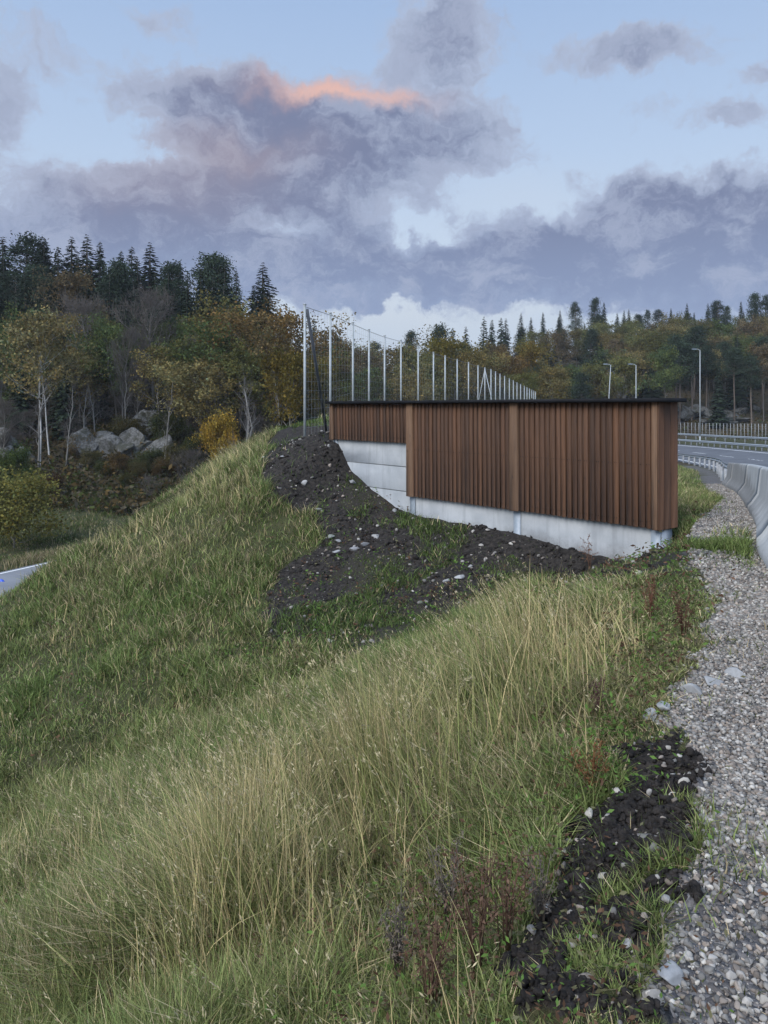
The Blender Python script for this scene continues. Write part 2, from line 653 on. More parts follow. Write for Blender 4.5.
def texpos(t, kind='Object'):
    return t.n('ShaderNodeTexCoord').outputs[kind]


def bump(t, b, h, strength=0.5, dist=0.02):
    nd = t.n('ShaderNodeBump')
    nd.inputs['Strength'].default_value = strength
    nd.inputs['Distance'].default_value = dist
    t.link(h, nd.inputs['Height'])
    t.link(nd.outputs[0], b.inputs['Normal'])


def attr(t, name='col'):
    nd = t.n('ShaderNodeAttribute')
    nd.attribute_name = name
    return nd.outputs['Color']


def noisy(name, c0, c1, scale=4.0, rough=0.8, bmp=0.3, bscale=30.0, bdist=0.01, spec=0.3, detail=5.0):
    m, t, b = mat(name, rough, spec)
    p = texpos(t)
    n = t.noise(p, scale, detail, 0.6)
    c = t.mix(t.sstep(n, 0.3, 0.7), c0, c1)
    t.link(c, b.inputs['Base Color'])
    if bmp:
        bump(t, b, t.noise(p, bscale, 5.0, 0.6), bmp, bdist)
    return m


def leaf_mat(name, use_col=True, obj_tint=False, trans=0.3, c=(1, 1, 1), var=0.3):
    m = bpy.data.materials.new(name)
    m.use_nodes = True
    nt = m.node_tree
    nt.nodes.clear()
    t = NT(nt)
    out = t.n('ShaderNodeOutputMaterial')
    col = attr(t) if use_col else None
    if obj_tint:
        oi = t.n('ShaderNodeObjectInfo')
        base = oi.outputs['Color']
        col = t.mix(1.0, base, col, 'MULTIPLY') if col is not None else base
        hs = t.n('ShaderNodeHueSaturation')
        t.link(t.m('ADD', t.m('MULTIPLY', oi.outputs['Random'], var), 1.0 - var / 2), hs.inputs['Value'])
        t.link(col, hs.inputs['Color'])
        col = hs.outputs[0]
    d = t.n('ShaderNodeBsdfDiffuse')
    tr = t.n('ShaderNodeBsdfTranslucent')
    mx = t.n('ShaderNodeMixShader')
    mx.inputs[0].default_value = trans
    t.link(col, d.inputs[0])
    t.link(col, tr.inputs[0])
    t.link(d.outputs[0], mx.inputs[1])
    t.link(tr.outputs[0], mx.inputs[2])
    t.link(mx.outputs[0], out.inputs[0])
    return m


def ground_material():
    m, t, b = mat('ground_soil_and_turf', 0.95, 0.15)
    z = t.n('ShaderNodeSeparateColor')
    t.link(attr(t), z.inputs[0])
    soil, grav, wood = z.outputs
    p = texpos(t)
    n1 = t.noise(p, 1.3, 6.0, 0.6)
    n2 = t.noise(p, 14.0, 6.0, 0.65)
    n3 = t.noise(p, 60.0, 4.0, 0.6)
    turf = t.mix(t.sstep(n1, 0.35, 0.65), (0.032, 0.038, 0.014), (0.058, 0.054, 0.026))
    turf = t.mix(t.m('MULTIPLY', t.sstep(n2, 0.4, 0.7), 0.6), turf, (0.022, 0.026, 0.011))
    dirt = t.mix(t.sstep(n2, 0.35, 0.65), (0.011, 0.010, 0.0093), (0.036, 0.031, 0.027))
    peb = t.n('ShaderNodeTexVoronoi')
    peb.inputs['Scale'].default_value = 34.0
    t.link(p, peb.inputs['Vector'])
    pc = t.n('ShaderNodeSeparateColor')
    t.link(peb.outputs['Color'], pc.inputs[0])
    stone = t.mix(pc.outputs[0], (0.06, 0.058, 0.058), (0.16, 0.155, 0.155))
    stone = t.mix(t.sstep(n3, 0.35, 0.75), stone, (0.10, 0.09, 0.085))
    floor = t.mix(t.sstep(n1, 0.35, 0.7), (0.035, 0.028, 0.016), (0.060, 0.046, 0.026))
    floor = t.mix(t.sstep(n2, 0.5, 0.75), floor, (0.030, 0.036, 0.014))
    sm = t.sstep(t.m('ADD', soil, t.m('MULTIPLY', t.m('SUBTRACT', n2, 0.5), 1.1)), 0.30, 0.60)
    c = t.mix(sm, turf, dirt)
    c = t.mix(wood, c, floor)
    c = t.mix(grav, c, stone)
    t.link(c, b.inputs['Base Color'])
    h = t.m('ADD', t.m('MULTIPLY', n2, 0.7), t.m('MULTIPLY', n3, 0.35))
    h = t.m('SUBTRACT', h, t.m('MULTIPLY', t.m('MULTIPLY', peb.outputs['Distance'], grav), 0.9))
    bump(t, b, h, 0.9, 0.04)
    return m


def wood_material():
    m, t, b = mat('stained_spruce_boards', 0.72, 0.25)
    p = texpos(t)
    st = t.v('MULTIPLY', p, (60.0, 60.0, 2.2))
    g = t.noise(st, 1.0, 6.0, 0.65, 0.6)
    blotch = t.noise(t.v('MULTIPLY', p, (2.2, 2.2, 0.9)), 1.0, 4.0, 0.6)
    c = attr(t)
    c = t.mix(t.m('MULTIPLY', t.sstep(g, 0.35, 0.7), 0.75), c, t.mix(1.0, c, (0.48, 0.43, 0.40), 'MULTIPLY'))
    c = t.mix(t.m('MULTIPLY', t.sstep(blotch, 0.48, 0.72), 0.5), c, t.mix(1.0, c, (0.62, 0.58, 0.55), 'MULTIPLY'))
    # knots
    vo = t.n('ShaderNodeTexVoronoi')
    t.link(t.v('MULTIPLY', p, (9.0, 9.0, 3.0)), vo.inputs['Vector'])
    vo.inputs['Scale'].default_value = 1.0
    kn = t.sstep(vo.outputs['Distance'], 0.13, 0.05)
    c = t.mix(t.m('MULTIPLY', kn, 0.7), c, (0.018, 0.011, 0.008))
    t.link(c, b.inputs['Base Color'])
    bump(t, b, g, 0.35, 0.004)
    return m


def concrete_material(name, c0, c1, streak=0.5, dirt_z=-0.75):
    m, t, b = mat(name, 0.85, 0.25)
    p = texpos(t)
    n = t.noise(p, 1.6, 6.0, 0.6)
    n2 = t.noise(p, 45.0, 4.0, 0.6)
    st = t.noise(t.v('MULTIPLY', p, (7.0, 7.0, 0.7)), 1.0, 4.0, 0.6)
    c = t.mix(t.sstep(n, 0.3, 0.7), c0, c1)
    c = t.mix(t.m('MULTIPLY', t.sstep(st, 0.48, 0.78), streak), c, tuple(x * 0.62 for x in c0))
    c = t.mix(t.m('MULTIPLY', t.sstep(n2, 0.55, 0.8), 0.35), c, tuple(x * 0.6 for x in c0))
    sp = t.n('ShaderNodeSeparateXYZ')
    t.link(p, sp.inputs[0])
    splash = t.sstep(t.m('ADD', sp.outputs[2], t.m('MULTIPLY', n, 0.55)), dirt_z + 0.32, dirt_z - 0.05)
    c = t.mix(t.m('MULTIPLY', splash, t.m('MULTIPLY', n2, 1.1), clamp=True), c, (0.075, 0.068, 0.060))
    pores = t.n('ShaderNodeTexVoronoi')
    pores.inputs['Scale'].default_value = 26.0
    t.link(p, pores.inputs['Vector'])
    c = t.mix(t.m('MULTIPLY', t.sstep(pores.outputs['Distance'], 0.10, 0.05), 0.5), c, (0.09, 0.09, 0.09))
    t.link(c, b.inputs['Base Color'])
    bump(t, b, n2, 0.25, 0.004)
    return m


def steel_material(name, c0, c1, metallic=0.35, rough=0.5):
    m, t, b = mat(name, rough, 0.5)
    p = texpos(t)
    n = t.noise(p, 6.0, 5.0, 0.6)
    t.link(t.mix(t.sstep(n, 0.3, 0.7), c0, c1), b.inputs['Base Color'])
    b.inputs['Metallic'].default_value = metallic
    return m


def asphalt_material():
    m, t, b = mat('worn_asphalt', 0.75, 0.4)
    p = texpos(t)
    n = t.noise(p, 0.35, 4.0, 0.5)
    n2 = t.noise(p, 90.0, 3.0, 0.6)
    c = t.mix(t.sstep(n, 0.3, 0.7), (0.060, 0.063, 0.070), (0.085, 0.088, 0.096))
    c = t.mix(t.m('MULTIPLY', t.sstep(n2, 0.5, 0.8), 0.5), c, (0.13, 0.13, 0.135))
    t.link(c, b.inputs['Base Color'])
    bump(t, b, n2, 0.3, 0.004)
    return m


def rock_material(name, c0, c1, moss=0.5):
    m, t, b = mat(name, 0.9, 0.2)
    p = texpos(t)
    n = t.noise(p, 0.9, 7.0, 0.65)
    n2 = t.noise(p, 6.0, 6.0, 0.65)
    c = t.mix(t.sstep(n2, 0.3, 0.72), c0, c1)
    c = t.mix(t.m('MULTIPLY', t.sstep(n, 0.45, 0.6), moss), c, (0.030, 0.030, 0.020))
    t.link(c, b.inputs['Base Color'])
    bump(t, b, n2, 0.8, 0.15)
    return m


def stone_material():
    m, t, b = mat('crushed_stone', 0.88, 0.25)
    p = texpos(t)
    n = t.noise(p, 30.0, 5.0, 0.6)
    c = t.mix(t.m('MULTIPLY', t.sstep(n, 0.35, 0.7), 0.45), attr(t), t.mix(1.0, attr(t), (0.55, 0.54, 0.53), 'MULTIPLY'))
    t.link(c, b.inputs['Base Color'])
    bump(t, b, t.noise(p, 90.0, 4.0, 0.6), 0.3, 0.004)
    return m


def bark_material(name, c0, c1, birch=False):
    m, t, b = mat(name, 0.9, 0.15)
    p = texpos(t)
    n = t.noise(t.v('MULTIPLY', p, (5.0, 5.0, 1.2) if not birch else (1.5, 1.5, 3.5)), 1.0, 5.0, 0.65)
    c = t.mix(t.sstep(n, 0.52, 0.60) if birch else t.sstep(n, 0.35, 0.65), c0, c1)
    t.link(c, b.inputs['Base Color'])
    return m


M = {
    'ground': ground_material(),
    'wood': wood_material(),
    'concrete': concrete_material('precast_concrete', (0.215, 0.230, 0.240), (0.285, 0.298, 0.305), 0.45),
    'barrier': concrete_material('barrier_concrete', (0.25, 0.26, 0.26), (0.31, 0.32, 0.32), 0.45, -0.05),
    'galv': steel_material('galvanised_steel', (0.25, 0.29, 0.33), (0.33, 0.37, 0.41), 0.25, 0.5),
    'pole': steel_material('pale_fence_steel', (0.23, 0.25, 0.255), (0.30, 0.32, 0.325), 0.1, 0.6),
    'column': steel_material('blue_grey_steel', (0.19, 0.225, 0.26), (0.25, 0.285, 0.32), 0.0, 0.5),
    'sheenroad': noisy('asphalt_with_sky_sheen', (0.125, 0.13, 0.14), (0.165, 0.17, 0.18), 0.5, 0.7, 0.2, 60.0, 0.004, 0.4),  # lower road: sky reflection at grazing angle put into a paler base colour
    'dullsteel': steel_material('weathered_fence_steel', (0.20, 0.21, 0.21), (0.27, 0.28, 0.29), 0.1, 0.6),
    'darksteel': steel_material('dark_brace_steel', (0.035, 0.04, 0.05), (0.05, 0.055, 0.065), 0.2, 0.5),
    'wire': steel_material('fence_wire', (0.16, 0.17, 0.18), (0.22, 0.23, 0.24), 0.2, 0.6),
    'cap': noisy('black_sheet_metal_cap', (0.007, 0.0075, 0.009), (0.012, 0.0125, 0.015), 3.0, 0.75, 0.1, 20.0, 0.002, 0.12),
    'asphalt': asphalt_material(),
    'paint': noisy('road_paint', (0.62, 0.62, 0.60), (0.74, 0.74, 0.72), 8.0, 0.7, 0.1),
    'stone': stone_material(),
    'clod': noisy('black_topsoil', (0.0095, 0.0088, 0.0084), (0.031, 0.027, 0.0245), 25.0, 0.95, 0.6, 60.0, 0.01, 0.1),
    'rock': rock_material('mossy_cliff_rock', (0.06, 0.06, 0.058), (0.18, 0.18, 0.175), 0.95),
    'palerock': rock_material('pale_boulder', (0.045, 0.045, 0.043), (0.135, 0.135, 0.13), 0.85),
    'grass': leaf_mat('grass_blades', True, False, 0.30),
    'leaf': leaf_mat('tree_leaves', True, True, 0.30, var=0.35),
    'needle': leaf_mat('conifer_needles', True, True, 0.10, var=0.35),
    'bark': bark_material('grey_bark', (0.085, 0.078, 0.068), (0.17, 0.16, 0.145)),
    'pinebark': bark_material('pine_bark', (0.085, 0.068, 0.055), (0.14, 0.115, 0.095)),
    'sprucebark': bark_material('spruce_bark', (0.07, 0.058, 0.048), (0.12, 0.105, 0.09)),
    'birch': bark_material('birch_bark', (0.36, 0.35, 0.33), (0.06, 0.055, 0.05), True),
    'palebark': bark_material('pale_dead_bark', (0.12, 0.115, 0.105), (0.19, 0.18, 0.165)),
    'twig': bark_material('bare_twigs', (0.060, 0.052, 0.047), (0.10, 0.088, 0.078)),
    'blue': noisy('blue_sign_sheet', (0.02, 0.07, 0.42), (0.025, 0.08, 0.46), 3.0, 0.4, 0.0),
    'deadleaf': leaf_mat('dead_weed', True, False, 0.2),
}


# ------------------------------------------------------------------ ground sheet
def axis(lo, hi, fine_lo, fine_hi, step, grow=1.13, cap=12.0):
    mid = list(np.arange(fine_lo, fine_hi + 1e-6, step))
    a, st = fine_hi, step
    right = []
    while a < hi:
        st = min(st * grow, cap)
        a += st
        right.append(a)
    a, st = fine_lo, step
    left = []
    while a > lo:
        st = min(st * grow, cap)
        a -= st
        left.append(a)
    return np.array(left[::-1] + mid + right)


def build_ground():
    xs = axis(-900, 900, -11, 7, 0.11, 1.09, 40.0)
    ys = axis(-120, 1100, 0.6, 22, 0.11, 1.07, 30.0)
    xs = np.unique(np.round(np.concatenate([xs, np.arange(0.0, 2.1, 0.03)]), 3))
    ys = np.unique(np.round(np.concatenate([ys, np.arange(1.5, 4.6, 0.03)]), 3))
    X, Y = np.meshgrid(xs, ys)
    Z = ground_z(X, Y)
    soil = soil_mask(X, Y) * (1 - 0.45 * green_patch(X, Y) * (Y > 8))
    # clods
    Z = Z + soil_bump(X, Y, soil)
    grav = gravel_mask(X, Y)
    wood = sst(Y, 58, 64) * (1 - sst(X, 30, 34) * (1 - sst(Y, 126, 132)))
    ny, nx = X.shape
    V = np.stack([X, Y, Z], -1).reshape(-1, 3)
    i = np.arange(ny - 1)[:, None] * nx
    j = np.arange(nx - 1)[None]
    F = np.stack([i + j, i + j + 1, i + nx + j + 1, i + nx + j], -1).reshape(-1, 4)
    col = np.stack([soil, grav, wood], -1).reshape(-1, 3)
    tag(obj('ground', mesh('ground', V, F, M['ground'], col, True)), kind='structure')


build_ground()


# ------------------------------------------------------------------ upper road, lower road
def strip(Ys, xa, xb, zoff, name, m, kind=None):
    V, F = [], []
    for Y in Ys:
        z = float(shoulder_z(Y)) + zoff
        V += [(float(road_x(Y)) + xa, Y, z + float(cross_fall(Y, xa))), (float(road_x(Y)) + xb, Y, z + float(cross_fall(Y, xb)))]
    n = len(Ys)
    F = [(2 * k, 2 * k + 1, 2 * k + 3, 2 * k + 2) for k in range(n - 1)]
    o = obj(name, mesh(name, V, np.array(F), m))
    return tag(o, kind=kind) if kind else o


RYS = list(np.arange(-28, 30, 1.0)) + list(np.arange(30, 162, 2.0))
strip(RYS, 0.35, LANE, 0.004, 'road', M['asphalt'], 'structure')
strip(RYS, 0.95, 1.12, 0.009, 'road_marking', M['paint'], 'structure')
strip(RYS, LANE - 1.3, LANE - 1.13, 0.009, 'road_marking', M['paint'], 'structure')
mk = MB()
for k in range(14):
    ya = -8 + k * 12.0
    seg = np.linspace(ya, ya + 6, 5)
    V, F = [], []
    for Y in seg:
        z = float(shoulder_z(Y)) + 0.0095 + float(cross_fall(Y, LANE / 2))
        x = float(road_x(Y)) + LANE / 2
        V += [(x - 0.07, Y, z), (x + 0.07, Y, z)]
    mk.add(V, np.array([(2 * q, 2 * q + 1, 2 * q + 3, 2 * q + 2) for q in range(4)]))
tag(mk.build('road_marking', M['paint']), kind='structure')

LR_P = np.array([-19.0, 38.0])
LR_D = np.array([0.426, 0.905])
LR_N = np.array([0.905, -0.426])


def lower_road():
    V, E1, F = [], [], []
    ts = np.arange(-60, 40, 2.0)
    for tt in ts:
        bend = 0.0011 * max(tt, 0) ** 2 - 0.0006 * min(tt, 0) ** 2
        for off in (0.0, 6.8):
            q = LR_P + LR_D * tt + LR_N * (off - bend * 0.6)
            V.append((q[0], q[1], -6.62))
        for off in (0.25, 0.37):
            q = LR_P + LR_D * tt + LR_N * (off - bend * 0.6)
            E1.append((q[0], q[1], -6.614))
    n = len(ts)
    F = np.array([(2 * k, 2 * k + 1, 2 * k + 3, 2 * k + 2) for k in range(n - 1)])
    tag(obj('lower_road', mesh('lower_road', V, F, M['sheenroad'])), kind='structure')
    tag(obj('road_marking', mesh('road_marking', E1, F, M['paint'])), kind='structure')


lower_road()


# ------------------------------------------------------------------ the timber and concrete screen wall
def build_wall():
    L = 3.0
    top, low, step_z = 1.66, -0.40, 0.757
    root = thing('screen_wall', 'brown stained timber screen wall with a black cap on pale concrete panels, stepped at its far end', 'wall',
                 (WR[0], WR[1], 0.0), math.atan2(-WE[1], -WE[0]))
    r = random.Random(3)

    def board_col(k=1.0):
        f = k * r.choice((r.uniform(0.55, 0.9), r.uniform(0.8, 1.2), r.uniform(1.0, 1.5)))
        w = r.uniform(-0.1, 0.1)
        return (0.060 * f, 0.0285 * f * (1 - w * 0.3), 0.0138 * f * (1 - w))

    # local x runs from the far end (-9) to the near end (0); local y points behind the wall
    for side in (0, 1):                    # front face, back face
        for p in range(3):
            x0, x1 = -3.0 * (p + 1), -3.0 * p
            zb = step_z if p == 2 else low
            mb = MB()
            ya, yb = (0.028, 0.065) if side == 0 else (0.455, 0.475)
            # backing boards
            nb = 13
            for k in range(nb):
                a = x0 + 3.0 * k / nb
                mb.box(a + 0.002, a + 3.0 / nb - 0.002, ya, yb, zb, top - 0.004, board_col(0.70))
            nf = 25
            for k in range(nf):
                a = x0 + 3.0 * (k + 0.5) / nf + r.uniform(-0.006, 0.006)
                wd = r.choice((0.040, 0.043, 0.046)) + r.uniform(-0.002, 0.002)
                dep = r.uniform(0.0, 0.008)
                if side == 0:
                    mb.box(a - wd, a + wd, 0.010 - dep, 0.0265, zb - 0.012 + r.uniform(-0.004, 0.004), top - 0.002, board_col(), 0.003)
                    for zz in ((top - 0.12, 0.62, zb + 0.10) if p < 2 else (top - 0.12, zb + 0.10)):
                        for dx in (-0.022, 0.022):
                            mb.box(a + dx - 0.006, a + dx + 0.006, 0.006 - dep, 0.0095 - dep, zz - 0.006 + r.uniform(-0.006, 0.006), zz + 0.006, (0.012, 0.011, 0.010))
                else:
                    mb.box(a - wd, a + wd, 0.477, 0.51 + dep, zb - 0.012, top - 0.002, board_col(), 0.003)
            mb.build('cladding_panel', M['wood'], root)
        for p in range(4):                 # wide boards over the posts
            x = -3.0 * p
            zb = (step_z if p >= 3 else low) - 0.02
            mb = MB()
            w = 0.10 if p in (1, 2) else 0.05
            cx = x if p in (1, 2) else (x - 0.05 if p == 0 else x + 0.05)
            f = 1.75 if p in (0, 2) else 1.45
            c = (0.066 * f, 0.038 * f, 0.021 * f)
            if side == 0:
                mb.box(cx - w, cx + w, -0.03, 0.008, zb, top - 0.001, c, 0.005)
            else:
                mb.box(cx - w, cx + w, 0.514, 0.55, zb, top - 0.001, c, 0.005)
            mb.build('post_board', M['wood'], root)
    # end boards, near and far end
    for (xa, xb, zb) in ((0.003, 0.030, low - 0.02), (-9.03, -9.003, step_z - 0.02)):
        mb = MB()
        for k, (y0, y1) in enumerate(((-0.028, 0.13), (0.134, 0.33), (0.334, 0.545))):
            mb.box(xa, xb, y0, y1, zb, top - 0.001, board_col(0.95), 0.004)
        mb.build('end_cladding', M['wood'], root)
    mb = MB()
    mb.box(-9.12, 0.13, -0.10, 0.62, top, top + 0.03, bev=0.005)
    mb.box(-9.12, 0.13, -0.114, -0.102, top - 0.03, top + 0.032)
    mb.box(0.132, 0.144, -0.114, 0.62, top - 0.031, top + 0.033)
    mb.build('cap', M['cap'], root)
    # concrete panels between the posts
    for p in range(3):
        x0, x1 = -3.0 * (p + 1) + 0.07, -3.0 * p - 0.07
        if p == 2:
            z = step_z - 0.002
            for hgt in (0.55, 0.55, 1.0):
                mb = MB()
                mb.box(x0 + 0.0, x1 - 0.0, 0.10, 0.40, z - hgt + 0.006, z - 0.004, bev=0.012)
                mb.build('concrete_panel', M['concrete'], root)
                z -= hgt
        else:
            mb = MB()
            mb.box(x0, x1, 0.10, 0.40, -1.7, low - 0.004, bev=0.012)
            mb.build('concrete_panel', M['concrete'], root)
    # steel columns
    for p in range(4):
        x = -3.0 * p - (0.09 if p == 0 else 0.0) + (0.09 if p == 3 else 0.0)
        mb = MB()
        ztop = (step_z if p >= 2 else low) - 0.03
        mb.box(x - 0.085, x + 0.085, 0.075, 0.092, -1.8, ztop + 0.02)
        mb.box(x - 0.006, x + 0.006, 0.0925, 0.41, -1.8, ztop + 0.02)
        mb.box(x - 0.085, x + 0.085, 0.4105, 0.426, -1.8, ztop + 0.02)
        if p == 0:
            mb.box(x + 0.087, x + 0.094, 0.10, 0.40, -1.8, ztop + 0.02)
        mb.build('steel_column', M['column'], root)
    return root


build_wall()


# ------------------------------------------------------------------ tall wire mesh fence
def build_fence():
    px = [304.8, 330.3, 352.9, 369, 384.6, 401, 418.2, 433.5, 445.1, 457.2, 468.5, 478, 484.9, 491, 495.5, 500, 504.6, 509.3, 513.3, 517, 520.6,
          524.3, 527, 529.5, 531.8, 533.8, 535.5]
    ty_x = np.array([304.8, 330.3, 352.9, 369, 384.6, 401, 418.2, 433.5, 445.1, 457.2, 468.5, 478, 491, 536])
    ty_y = np.array([305, 313.5, 323, 330, 336, 340.5, 346, 352.5, 356, 359.5, 362.5, 365.7, 369.5, 392])
    P = []
    Y = 20.6
    for k, x in enumerate(px):
        u = (x - 384) / FPX
        if k > 0:
            Xp, Yp = P[-1][0], P[-1][1]
            Y = Yp + 0.05
            while (u * Y - Xp) ** 2 + (Y - Yp) ** 2 < 2.5 ** 2:
                Y += 0.01
        ty = np.interp(x, ty_x, ty_y)
        zt = EYE + (HORIZON - ty) / FPX * Y
        X = u * Y
        P.append((X, Y, float(ground_z(X, Y)), zt))
    root = thing('wire_fence', 'tall wire mesh fence on pale steel posts running away behind the timber wall', 'fence', (P[0][0], P[0][1], P[0][2]))
    o0 = np.array(P[0][:3])

    def loc(X, Y, Z):
        return np.array((X, Y, Z)) - o0

    for k, (X, Y, zb, zt) in enumerate(P):
        mb = MB()
        mb.tube([loc(X, Y, zb - 0.3), loc(X, Y, zt)], 0.036, 8)
        mb.tube([loc(X, Y, zt), loc(X, Y, zt + 0.03)], 0.046, 8)
        mb.build('post', M['pole'], root)
    mb = MB()
    mb.tube([loc(P[0][0] + 0.06, P[0][1], P[0][3] - 0.12), loc(P[1][0] - 0.1, P[1][1] - 0.2, P[1][2] + 0.1)], 0.045, 8)
    mb.build('brace', M['darksteel'], root)
    X, Y, zb, zt = P[12]
    for dx in (-0.55, 0.5):
        mb = MB()
        mb.tube([loc(X, Y, zt - 0.1), loc(X + dx, Y - 1.0 * (1 if dx > 0 else -0.2), zb)], 0.026, 6)
        mb.build('brace', M['pole'], root)
    # netting: top and bottom strand plus a light weave
    mb = MB()
    nrow = 14
    for q in range(nrow + 1):
        f = q / nrow
        path = [loc(X, Y - 0.05, zb + 0.05 + (zt - 0.05 - zb - 0.05) * f) for (X, Y, zb, zt) in P]
        mb.tube(path, 0.010 if q == nrow else 0.0026, 3, cap=False)
    for a, b in zip(P[:-1], P[1:]):
        nv = 8
        for q in range(1, nv):
            f = q / nv
            bx, by = a[0] + (b[0] - a[0]) * f, a[1] + (b[1] - a[1]) * f - 0.05
            mb.tube([loc(bx, by, a[2] + (b[2] - a[2]) * f), loc(bx, by, a[3] + (b[3] - a[3]) * f - 0.05)], 0.0022, 3, cap=False)
    mb.build('netting', M['wire'], root)


build_fence()


# ------------------------------------------------------------------ concrete barrier, guardrails, road side fence, lamps
def sweep(Ys, prof, xoff=0.0, zoff=0.0, name='x', m=None, parent=None, closed=True, hscale=None):
    """profile (x, z) swept along the road edge line"""
    prof = np.array(prof)
    V = []
    for k, Y in enumerate(Ys):
        hs = 1.0 if hscale is None else hscale(Y)
        dY = 0.2
        tx = float(road_x(Y + dY) - road_x(Y - dY)) / (2 * dY)
        nrm = np.array([1.0, -tx]) / math.hypot(1, tx)
        for (a, b) in prof:
            V.append((float(road_x(Y)) + (a + xoff) * nrm[0], Y + (a + xoff) * nrm[1], float(shoulder_z(Y)) + float(cross_fall(Y, xoff)) + b * hs + zoff))
    n, k = len(Ys), len(prof)
    F = []
    for i in range(n - 1):
        for j in range(k if closed else k - 1):
            j2 = (j + 1) % k
            F.append((i * k + j, i * k + j2, (i + 1) * k + j2, (i + 1) * k + j))
    mb = MB()
    mb.add(V, np.array(F))
    if closed:
        for i, ring in ((0, list(range(k))), (n - 1, list(range((n - 1) * k, n * k))[::-1])):
            c = len(V)
            cen = np.mean([V[q] for q in ring], axis=0)
            mb.V.append(np.array([cen], dtype=np.float32))
            mb.Cc.append(np.ones((1, 3), dtype=np.float32))
            mb.F3.append(np.array([(ring[q], ring[(q + 1) % k], mb.n) for q in range(k)], dtype=np.int32))
            mb.n += 1
    return mb.build(name, m, parent)


BAR_PROF = [(-0.02, -0.15), (-0.02, 0.10), (0.035, 0.16), (0.15, 0.34), (0.20, 0.80), (0.215, 0.83), (0.24, 0.85), (0.36, 0.85), (0.385, 0.83), (0.40, 0.80),
            (0.45, 0.34), (0.565, 0.16), (0.62, 0.10), (0.62, -0.15)]
def build_barrier():
    segs = []
    a = -3.0
    while a < 29.0:
        segs.append((a, min(a + 6.0, 29.0)))
        a += 6.0
    for k, (a, b) in enumerate(segs):
        o = sweep(np.linspace(a + 0.004, b - 0.004, 9), BAR_PROF, name='concrete_barrier', m=M['barrier'])
        names = ['pale concrete road barrier section just outside the frame by the gravel',
                 'pale concrete road barrier section at the edge of the picture beside the gravel shoulder', 'pale concrete road barrier section level with the end of the timber wall',
                 'pale concrete road barrier section in the bend past the timber wall', 'pale concrete road barrier section next to the last one',
                 'last pale concrete road barrier section, joining the steel guardrail']
        tag(o, names[k], 'road barrier', 'concrete barrier sections along the road')


build_barrier()

WB = [(0.0, 0.0), (0.03, 0.035), (0.075, 0.06), (0.075, 0.10), (0.03, 0.13), (0.0, 0.155), (0.03, 0.18), (0.075, 0.21), (0.075, 0.25), (0.03, 0.275), (0.0, 0.31),
      (-0.006, 0.31), (0.022, 0.27), (0.067, 0.25), (0.067, 0.21), (0.022, 0.18), (-0.008, 0.155), (0.022, 0.13), (0.067, 0.10), (0.067, 0.06), (0.022, 0.03), (-0.006, 0.0)]


def guardrail(name, label, y0, y1, xoff, step, zoff=0.0, flip=False, rails=1, hh=0.75, drop=0.03):
    root = thing(name, label, 'guardrail', (float(road_x(y0)) + xoff, y0, float(shoulder_z(y0)) + zoff))
    inv = root.location.copy()
    Ys = np.linspace(y0, y1, max(8, int((y1 - y0) / 2)))
    for q in range(rails):
        prof = [((-a if flip else a), b + hh - 0.31 - q * 0.45) for a, b in WB]
        o = sweep(Ys, prof, xoff, zoff, 'rail', M['galv'], root)
        o.location = -inv
    n = int((y1 - y0) / step)
    mesh_post = None
    for k in range(n + 1):
        Y = y0 + k * step
        dY = 0.2
        tx = float(road_x(Y + dY) - road_x(Y - dY)) / (2 * dY)
        nrm = np.array([1.0, -tx]) / math.hypot(1, tx)
        X = float(road_x(Y)) + (xoff + (0.10 if flip else -0.10)) * nrm[0]
        if mesh_post is None:
            mb = MB()
            mb.box(-0.06, 0.06, -0.05, -0.042, -0.5, hh - drop)
            mb.box(-0.06, 0.06, 0.042, 0.05, -0.5, hh - drop)
            mb.box(-0.006, 0.006, -0.0415, 0.0415, -0.5, hh - drop)
            mb.box(-0.05 if flip else 0.0605, -0.0605 if flip else 0.09, -0.04, 0.04, hh - 0.28, hh - 0.06)
            mesh_post = mb.mesh('post', M['wire'])
        o = obj('post', mesh_post, root)
        o.location = (X - inv[0], Y + (xoff + (0.10 if flip else -0.10)) * nrm[1] - inv[1], float(shoulder_z(Y)) + float(cross_fall(Y, xoff)) + zoff - inv[2])
    return root


guardrail('guardrail', 'grey steel guardrail curving away from the end of the concrete barrier', 29.3, 112.0, 0.25, 4.0, hh=0.78, drop=0.17)
guardrail('guardrail', 'grey steel guardrail on the far side of the road, nearer of the two parallel rails', 55.0, 150.0, LANE + 0.4, 2.0, 0.0, True, 1, 0.75)
guardrail('guardrail', 'grey two-beam guardrail behind the far roadside rail, in front of the picket fence', 60.0, 156.0, LANE + 5.0, 3.0, 0.5, True, 1, 0.85)


def far_fence():
    y0, y1 = 62.0, 160.0
    xo = LANE + 9.0
    root = thing('roadside_fence', 'long pale post and wire fence below the wooded slope across the road', 'fence', (float(road_x(y0)) + xo, y0, 0))
    inv = root.location.copy()
    mb = MB()
    mb.tube([(0, 0, -0.6), (0, 0, 2.45)], 0.035, 6)
    me = mb.mesh('post', M['dullsteel'])
    tops = []
    for Y in np.linspace(y0, y1, 88):
        X = float(road_x(Y)) + xo
        z = float(ground_z(X, Y))
        o = obj('post', me, root, (X - inv[0], Y - inv[1], z))
        tops.append((X - inv[0], Y - inv[1], z))
    mb = MB()
    for h in (0.1, 0.5, 0.9, 1.3, 1.7, 2.05, 2.4):
        mb.tube([(a, b, c + h) for a, b, c in tops], 0.008, 3, cap=False)
    mb.build('netting', M['wire'], root)


far_fence()


